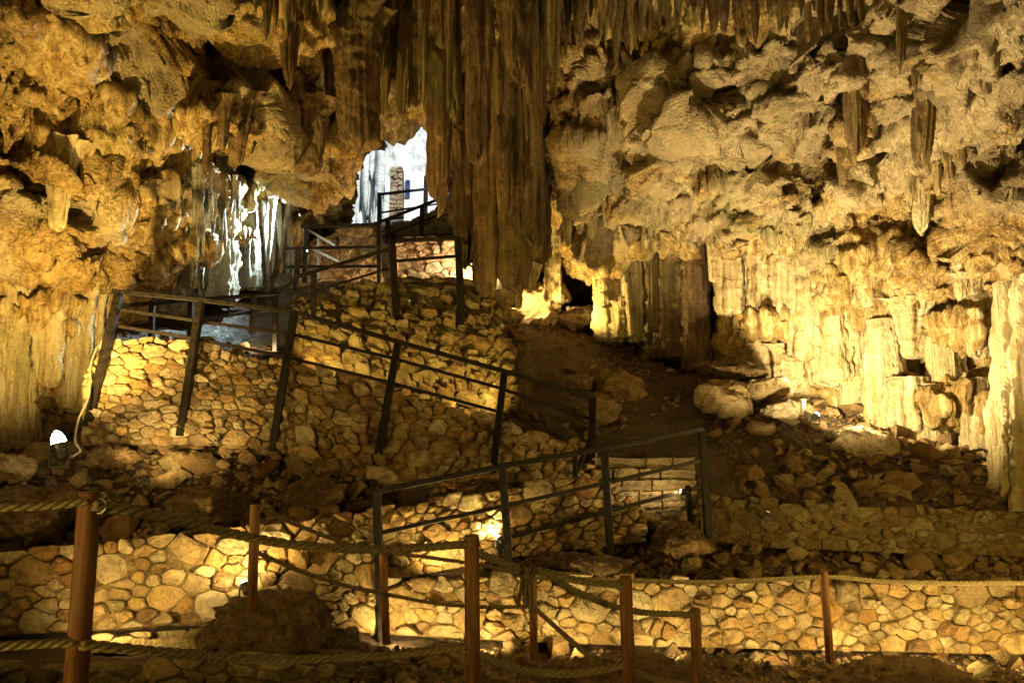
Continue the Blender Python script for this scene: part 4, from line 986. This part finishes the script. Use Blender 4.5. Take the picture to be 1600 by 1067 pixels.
# ------------------------------------------------------------------ rope barrier
def rope_post(label, top, bot, w, Y, Yb=None, eyes=()):
    a = W(top[0], top[1], Y); b = W(bot[0], bot[1], Yb or Y); r = w * Y / FPX / 2
    e = empty('rope_post', b, label, 'post', 'round brown posts of the rope barrier')
    m = MB(); m.lathe(b, a, [(0, r * 1.02), (0.5, r), (0.985, r), (1.0, r * 0.9)], 20); m.obj('shaft', M_POST, e, True)
    o = e.children[0]
    for p in o.data.polygons: p.use_smooth = len(p.vertices) == 4
    for ey in eyes:
        c = W(ey[0], ey[1], Y); m = MB(); t = np.linspace(0, 2 * np.pi, 18)
        m.sweep([c + np.array((math.cos(x) * 0.028, -0.01, math.sin(x) * 0.028)) for x in t], 0.0055, 6); m.obj('eyelet', M_STEEL, e, True)
    return e
def at_floor(px, py, Y, drop=0.5):
    return (px, py)
rope_post('thick brown post nearest the camera at the lower left', (141, 768), (114, 1130), 33, 3.0, 3.0, [(157, 790), (120, 1008)])
rope_post('brown post in the lower centre holding two thick ropes', (737, 835), (739, 1125), 23, 4.4, 4.4, [(724, 848), (725, 1010)])
rope_post('brown post right of the knotted rope tassel', (977, 900), (985, 1140), 20, 5.1, 5.1, [(968, 914), (971, 1036)])
rope_post('shorter brown post standing lower right of centre', (1086, 950), (1093, 1140), 16, 5.9, 5.9, [(1080, 958)])
rope_post('slim brown post before the glowing lamp above the big boulder', (399, 788), (393, 955), 15, 7.1, 7.1, [(404, 796)])
rope_post('slim brown post just right of the first front railing post', (598, 858), (604, 1006), 12, 8.4, 8.4, [(600, 862)])
rope_post('slim brown post in front of the bright wall beside the tassel', (833, 900), (834, 1030), 12, 8.3, 8.3, [(834, 948)])
rope_post('slim brown post alone before the bright wall at the right', (1287, 892), (1297, 1035), 12, 8.6, 8.6, [(1288, 902)])

def rope(label, pts, w, mat=M_ROPE, strands=3, group='braided ropes of the barrier'):
    """pts: (px, py, Y) control points; a twisted rope of real strands"""
    P_ = np.array([W(*p) for p in pts]); n = len(P_)
    # Catmull-Rom
    Q = np.vstack([2 * P_[0] - P_[1], P_, 2 * P_[-1] - P_[-2]]); S = []
    for i in range(1, n):
        p0, p1, p2, p3 = Q[i - 1], Q[i], Q[i + 1], Q[i + 2]
        L = np.linalg.norm(p2 - p1); k = max(6, int(L / 0.012))
        for j in range(k):
            t = j / k; S.append(0.5 * ((2 * p1) + (-p0 + p2) * t + (2 * p0 - 5 * p1 + 4 * p2 - p3) * t * t + (-p0 + 3 * p1 - 3 * p2 + p3) * t ** 3))
    S.append(P_[-1]); S = np.array(S)
    Ym = np.mean([p[2] for p in pts]); r = 0.86 * w * Ym / FPX / 2
    ln = np.concatenate([[0], np.cumsum(np.linalg.norm(np.diff(S, axis=0), axis=1))])
    tan = np.gradient(S, axis=0); tan /= np.linalg.norm(tan, axis=1)[:, None]
    rgt = np.cross(tan, (0.05, 0.1, 1.0)); rgt /= np.linalg.norm(rgt, axis=1)[:, None]; up = np.cross(rgt, tan)
    m = MB(); pitch = r * 6.5
    for s in range(strands):
        a = 2 * np.pi * (ln / pitch + s / strands)
        m.sweep(S + (rgt * np.cos(a)[:, None] + up * np.sin(a)[:, None]) * r * 0.5, r * 0.56, 6)
    return m.obj('rope', mat, None, True, label=label, cat='rope', group=group)
rope('thick rope entering from the left edge to the nearest post, upper of two', [(-40, 792, 2.8), (60, 790, 2.9), (140, 783, 2.97)], 18)
rope('thick upper rope sagging from the nearest post to the centre post', [(146, 788, 2.97), (250, 806, 3.2), (380, 837, 3.6), (480, 853, 3.85), (600, 858, 4.1), (728, 850, 4.38)], 18)
rope('thick lower rope entering from the left edge to the nearest post', [(-40, 1012, 2.8), (50, 1006, 2.9), (118, 1003, 2.97)], 17)
rope('thick lower rope sagging from the nearest post to the centre post', [(126, 1006, 2.97), (250, 1018, 3.2), (380, 1028, 3.6), (480, 1029, 3.85), (600, 1024, 4.1), (728, 1010, 4.38)], 16)
rope('rope from the centre post down to the knot with the tassel and on', [(744, 862, 4.4), (800, 884, 4.65), (850, 893, 4.8), (910, 908, 4.95), (974, 914, 5.08)], 14)
rope('lower rope sagging between the centre post and the post right of it', [(746, 1020, 4.4), (810, 1044, 4.7), (880, 1052, 4.85), (940, 1046, 5.0), (974, 1038, 5.08)], 14)
rope('rope from the knot sagging to the shorter post', [(852, 892, 4.8), (910, 928, 5.15), (990, 954, 5.5), (1083, 960, 5.88)], 12)
rope('short rope leaving the third post towards the bottom edge', [(984, 1046, 5.1), (1030, 1062, 5.4), (1090, 1072, 5.8)], 11)
rope('dark rope dropping from the slim post near the lamp towards the centre', [(402, 792, 7.1), (470, 822, 7.5), (540, 848, 7.9), (598, 860, 8.35)], 8, M_ROPE_D)
rope('dark lower rope from the lamp post to the slim centre post', [(400, 862, 7.1), (470, 892, 7.5), (540, 914, 7.9), (600, 927, 8.35)], 8, M_ROPE_D)
rope('thin rope across the bright wall between two slim posts', [(600, 927, 8.35), (680, 942, 8.3), (760, 948, 8.25), (832, 947, 8.28)], 7, M_ROPE_D)
rope('dark rope slanting down from the slim post to the path edge', [(836, 950, 8.28), (880, 990, 7.4), (930, 1034, 6.6)], 9, M_ROPE_D)
rope('thin upper rope between the slim centre post and the tassel post', [(600, 862, 8.35), (680, 872, 8.3), (760, 884, 8.25), (833, 902, 8.28)], 7, M_ROPE_D)
rope('pale thin rope lying along the top of the bright wall at the right', [(836, 902, 8.28), (970, 906, 8.4), (1120, 909, 8.5), (1288, 901, 8.6), (1380, 908, 8.7), (1500, 911, 8.7), (1680, 909, 8.7)], 8)
# knot and frayed tassel
kn = empty('rope_tassel', W(822, 892, 4.72), 'frayed rope tassel hanging from a knot before the bright wall', 'tassel')
m = MB(); c = W(822, 891, 4.7)
for s in range(3):
    t = np.linspace(0, 2 * np.pi, 20); m.sweep([c + np.array((math.cos(x) * 0.045 * math.cos(s), math.sin(x) * 0.04 + .0, (math.sin(x + s) * 0.035))) for x in t], 0.016, 6)
m.obj('knot', M_ROPE_D, kn, True)
m = MB(); rs = np.random.RandomState(4)
for k in range(46):
    a = rs.uniform(0, 6.28); sp = rs.uniform(0, .055); l = rs.uniform(.12, .2)
    p0 = c + np.array((math.cos(a) * .012, math.sin(a) * .012, -.01)); p2 = p0 + np.array((math.cos(a) * sp, math.sin(a) * sp, -l)); p1 = (p0 + p2) / 2 + np.array((rs.uniform(-.012, .012), 0, .02))
    m.sweep([p0, p1, p2, p2 + np.array((rs.uniform(-.012, .012), 0, -.015))], 0.0035, 4)
m.obj('frayed_ends', M_ROPE, kn, True, kind='stuff')

# ------------------------------------------------------------------ daylight shaft behind the opening
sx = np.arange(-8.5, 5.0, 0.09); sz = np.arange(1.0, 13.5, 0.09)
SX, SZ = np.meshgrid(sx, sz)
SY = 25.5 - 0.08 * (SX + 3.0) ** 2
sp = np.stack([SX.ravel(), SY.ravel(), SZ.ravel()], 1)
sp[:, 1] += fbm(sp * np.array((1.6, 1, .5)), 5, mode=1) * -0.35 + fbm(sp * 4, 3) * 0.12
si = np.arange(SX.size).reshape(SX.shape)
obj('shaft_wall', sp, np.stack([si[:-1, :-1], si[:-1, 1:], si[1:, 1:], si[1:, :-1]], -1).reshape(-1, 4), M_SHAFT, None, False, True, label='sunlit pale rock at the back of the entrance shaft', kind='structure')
stone_wall('stone_pillar', 'sunlit rubble stone pillar standing inside the daylight opening', [(608, 340, 20.6), (630, 338, 20.6)], [(610, 262, 20.6), (629, 262, 20.6)], 0.3, 0.18, 31, mat=M_STEP)
rnd = random.Random(15)
_vl = []
for k in range(16):
    x = rnd.uniform(540, 600); y0 = 225 + abs(x - 640) * .55
    _vl.append(((x, y0 - 60), (x + rnd.uniform(-6, 6), y0 + rnd.uniform(20, 95)), rnd.uniform(12, 26), rnd.uniform(5, 14), dict(y_abs=20.5 + rnd.uniform(0, 1.5), M=24, R=36)))
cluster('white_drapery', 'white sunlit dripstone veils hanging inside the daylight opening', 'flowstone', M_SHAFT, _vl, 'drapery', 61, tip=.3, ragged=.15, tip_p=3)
e = empty('entrance_hut', W(650, 335, 20.8), 'white walled hut with a blue window frame inside the daylight opening', 'hut')
def box_px(m, x0, y0, x1, y1, Y, dep):
    a = W(x0, y1, Y); b = W(x1, y0, Y)
    lo = np.minimum(a, b); hi = np.maximum(a, b); lo[1] = Y; hi[1] = Y + dep
    V = [(x, y, z) for x in (lo[0], hi[0]) for y in (lo[1], hi[1]) for z in (lo[2], hi[2])]
    m.add(V, [(0, 1, 3, 2), (4, 6, 7, 5), (0, 4, 5, 1), (2, 3, 7, 6), (0, 2, 6, 4), (1, 5, 7, 3)])
m = MB(); box_px(m, 631, 268, 690, 345, 20.8, 0.6); m.obj('wall', M_PLASTER, e)
m = MB(); box_px(m, 633, 281, 635, 308, 20.74, .08); box_px(m, 639, 281, 641, 308, 20.74, .08); box_px(m, 635, 281, 639, 283, 20.74, .08); box_px(m, 635, 306, 639, 308, 20.74, .08); box_px(m, 635, 293, 639, 294.5, 20.745, .07)
f = m.obj('window', M_BLUE, e)
m = MB(); box_px(m, 635, 283, 639, 306, 20.775, .05); m.obj('pane', M_GLASS, f)

# ------------------------------------------------------------------ lamps that light the cave, with added fill spots
WARM = (1.0, 0.66, 0.22)
def lamp(label, px, py, Y, *a, **k): return lamp_at(label, W(px, py, Y), *a, **k)
def lamp_at(label, p, aim, energy, colour=WARM, cone=110, rad=0.05, name='floor_spotlight', lens=M_WARM, size=0.07, blend=0.6, dome=True):
    t = np.array(aim, float); d = t - p; d /= np.linalg.norm(d)
    e = empty(name, p, label, 'spotlight')
    m = MB(); m.lathe(p - d * size * 2.2, p, [(0, size * .55), (.08, size * .8), (.6, size * .95), (.62, size * 1.08), (.97, size * 1.1), (1, size * 1.02)], 16); m.obj('housing', M_LAMP, e)
    m = MB(); m.lathe(p + d * 0.002, p + d * size * (1.7 if size > .08 else .75 if dome else .1), [(0, size * .92), (.35, size * .86), (.7, size * .62), (.92, size * .3), (1, size * .05)], 16); m.obj('lens', lens if dome else M_DIM, e, True)
    m = MB(); q_ = p - d * size; m.beam(q_ + np.array((size * 1.3, 0, 0)), q_ + np.array((size * 1.3, 0, -size * 2.2)), .012, .03); m.beam(q_ + np.array((-size * 1.3, 0, 0)), q_ + np.array((-size * 1.3, 0, -size * 2.2)), .012, .03); m.beam(q_ + np.array((-size * 1.3, 0, -size * 2.2)), q_ + np.array((size * 1.3, 0, -size * 2.2)), .012, .03); m.obj('bracket', M_LAMP, e)
    ld = bpy.data.lights.new('bulb', 'SPOT'); ld.energy = energy; ld.color = colour; ld.spot_size = RAD(cone); ld.spot_blend = blend; ld.shadow_soft_size = rad
    lo = bpy.data.objects.new('bulb', ld); link(lo, e); lo.location = tuple(d * (0.03 + size * (1.8 if size > .08 else 1)))
    lo.rotation_euler = Vector(d).to_track_quat('-Z', 'Y').to_euler()
    return e
COOL = (0.66, 0.92, 1.0)
FILL = (1, .67, .16)  # colour of the added fill spots, shared by the near-path spots
lamp('starry white floodlight on the ground below the left wall', 92, 692, 8.8, W(-40, 120, 8.6), 1200, (1, .69, .20), 170, .06, 'floodlight', M_WHITE, .085)
lamp('small floor spotlight among the rubble below the bright right wall', 1276, 648, 12.15, W(1420, 440, 12.7), 640, (1, .79, .40), 165, .05, lens=M_WHITE, size=.05)
lamp('floor spotlight on the dark terrace aimed up at the right ceiling', 1200, 800, 9.9, W(1380, 150, 11.5), 1300, (1, .78, .40), 105, .05, size=.025, dome=False)
lamp('small spotlight at the foot of the alcove rocks', 808, 496, 16.2, W(890, 400, 17.6), 130, (1, .72, .28), 130, size=.06)
lamp('unseen spotlight added deep inside the alcove', 893, 508, 16.8, W(910, 400, 18.8), 170, (1, .68, .24), 150, size=.025, dome=False)  # unseen lamp, added because the back of the alcove stayed dark
lamp('added spotlight left of the golden column', 862, 505, 15.7, W(965, 400, 15.4), 230, (1, .72, .22), 130, size=.025, dome=False)  # added to turn the left face of the column gold
lamp('glowing wall lamp behind the slim post by the big boulder', 384, 912, 8.25, W(370, 840, 8.6), 42, (1, .72, .26), 170, .04, lens=M_WHITE, size=.055)
lamp('tiny wall lamp beside the second front railing post', 779, 840, 10.0, W(720, 780, 10.3), 24, (1, .72, .26), 175, .03, size=.04)
lamp('tiny lamp beside the stone steps', 1066, 768, 10.2, W(1000, 760, 10.6), 40, (1, .72, .3), 175, .03, size=.04)
lamp('white lamp at the right corner of the top platform', 744, 428, 15.0, W(725, 400, 15.4), 110, (1, .80, .48), 175, .05, lens=M_WHITE)
lamp('small lamp beneath the upper left handrails', 640, 438, 14.9, W(560, 400, 15.6), 150, (1, .66, .3), 170, size=.025, dome=False)
lamp('tiny lamp at the foot of the pale flowstone', 420, 540, 12.3, W(350, 480, 14.0), 25, (1, .75, .4), 170, size=.025, dome=False)
for i, (px, py, Y, E) in enumerate([(620, 1010, 8.75, 44), (760, 1020, 8.75, 38), (900, 1026, 8.8, 34), (1050, 1030, 8.8, 36), (1200, 1034, 8.75, 38), (1340, 1037, 8.7, 40), (1480, 1040, 8.6, 42), (1625, 1046, 8.5, 40)]):
    lamp(['first', 'second', 'third', 'fourth', 'fifth', 'sixth', 'seventh', 'eighth'][i] + ' low spotlight along the lower path counted from the left', px, py, Y, W(px, 935, 9.4), E * .68, (1, .73, .27), 150, .05, size=.025, dome=False)
lamp('added spotlight on the lower ramp brightening the ramp wall', 690, 898, 9.5, W(700, 790, 10.1), 32, (1, .72, .26), 150, size=.025, dome=False)  # added, unseen; brightens the wall above the lower ramp
lamp('added spotlight hidden behind the nearest post, aimed at the left ramp wall', 133, 985, 7.3, W(290, 890, 8.7), 42, (1, .71, .25), 140, size=.025, dome=False)  # added out of sight to brighten the left end of the wall
lamp('added spotlight beside the rubble brightening the terrace wall', 230, 745, 9.3, W(290, 590, 10.6), 70, (1, .70, .26), 120, size=.025, dome=False)  # added lamp, only to light the terrace masonry
lamp('unseen cool white spotlight added by the stairs to streak the pale flowstone', 468, 336, 15.0, W(350, 350, 14.2), 1000, COOL, 110, .02, lens=M_WHITE, size=.025, dome=False)  # unseen lamp added to give the flowstone its cold streaks
lamp('second added cool white spotlight beside the stair wall', 480, 392, 14.9, W(425, 400, 14.2), 110, COOL, 80, .02, lens=M_WHITE, size=.025, dome=False)  # another added cool spot for more streaks on the right strand
lamp('added warm spotlight brightening the hanging curtain from below', 640, 470, 12.8, W(730, 160, 12.2), 60, (1, .62, .2), 100, size=.025, dome=False)  # added, unseen; lifts the curtain out of the dark
lamp('added fill spotlight on the ramp aimed at the slope masonry', 560, 826, 9.5, W(640, 640, 11.0), 170, FILL, 120, size=.025, dome=False)  # added fill for the sloping masonry, no lamp of the place
lamp('added fill spotlight at the ramp edge aimed at the bank below the platform', 800, 622, 11.5, W(620, 510, 13.4), 130, FILL, 120, size=.025, dome=False)  # added fill, makes the centre slope brighter
lamp('added fill spotlight at the left of the ramp aimed at the platform bank', 470, 560, 11.5, W(640, 470, 13.9), 90, FILL, 110, size=.025, dome=False)  # added fill from the other side of the same bank
lamp('added fill spotlight on the ramp aimed at the upper bank', 700, 730, 10.9, W(640, 520, 13.2), 190, FILL, 110, size=.025, dome=False)  # added fill reaching the upper bank from the ramp
for lp, tg, E, nm in [((-3.4, 0.9, -0.8), (0, 6, -1.4), 64, 'path spotlight by the near path on the left'), ((3.2, 1.6, -1.4), (1.5, 7, -1.6), 36, 'path spotlight by the near path on the right'),
                      ((-2.0, -3.0, 0.9), (-1.0, 12, 1.6), 100, 'broad fill light added behind the viewer'),  # added frontal fill that softens black shadows
                      ((-5.6, 5.2, 0.6), (2, 13, 2.5), 150, 'fill light added out of view on the left side'), ((6.0, 5.6, -0.4), (-1, 14, 3.0), 125, 'fill light added out of view on the right side'), ((5.4, 6.6, -0.5), (3.6, 12, -0.3), 130, 'narrow fill spot added on the right to brighten the dim kerb wall')]:  # all three are added side fills outside the view
    lamp_at(nm, np.array(lp), tg, E, FILL, 130, .06)
# cable along the left wall to the floodlight
m = MB(); cp = [W(*p) for p in [(152, 540, 10.6), (141, 570, 10.4), (140, 620, 10.1), (122, 655, 9.7), (116, 690, 9.4), (128, 705, 9.1), (110, 715, 9.0), (92, 702, 8.9)]]
P_ = np.array(cp); t = np.linspace(0, len(P_) - 1, 60); PS = np.stack([np.interp(t, range(len(P_)), P_[:, k]) for k in range(3)], 1)
for _ in range(6): PS[1:-1] = .5 * PS[1:-1] + .25 * (PS[:-2] + PS[2:])
m.sweep(PS, 0.014, 8); m.obj('cable', M_CABLE, None, True, label='pale electric cable curling down to the starry floodlight', cat='cable')
print('done', len(bpy.data.objects), round(time.time() - T0, 1))
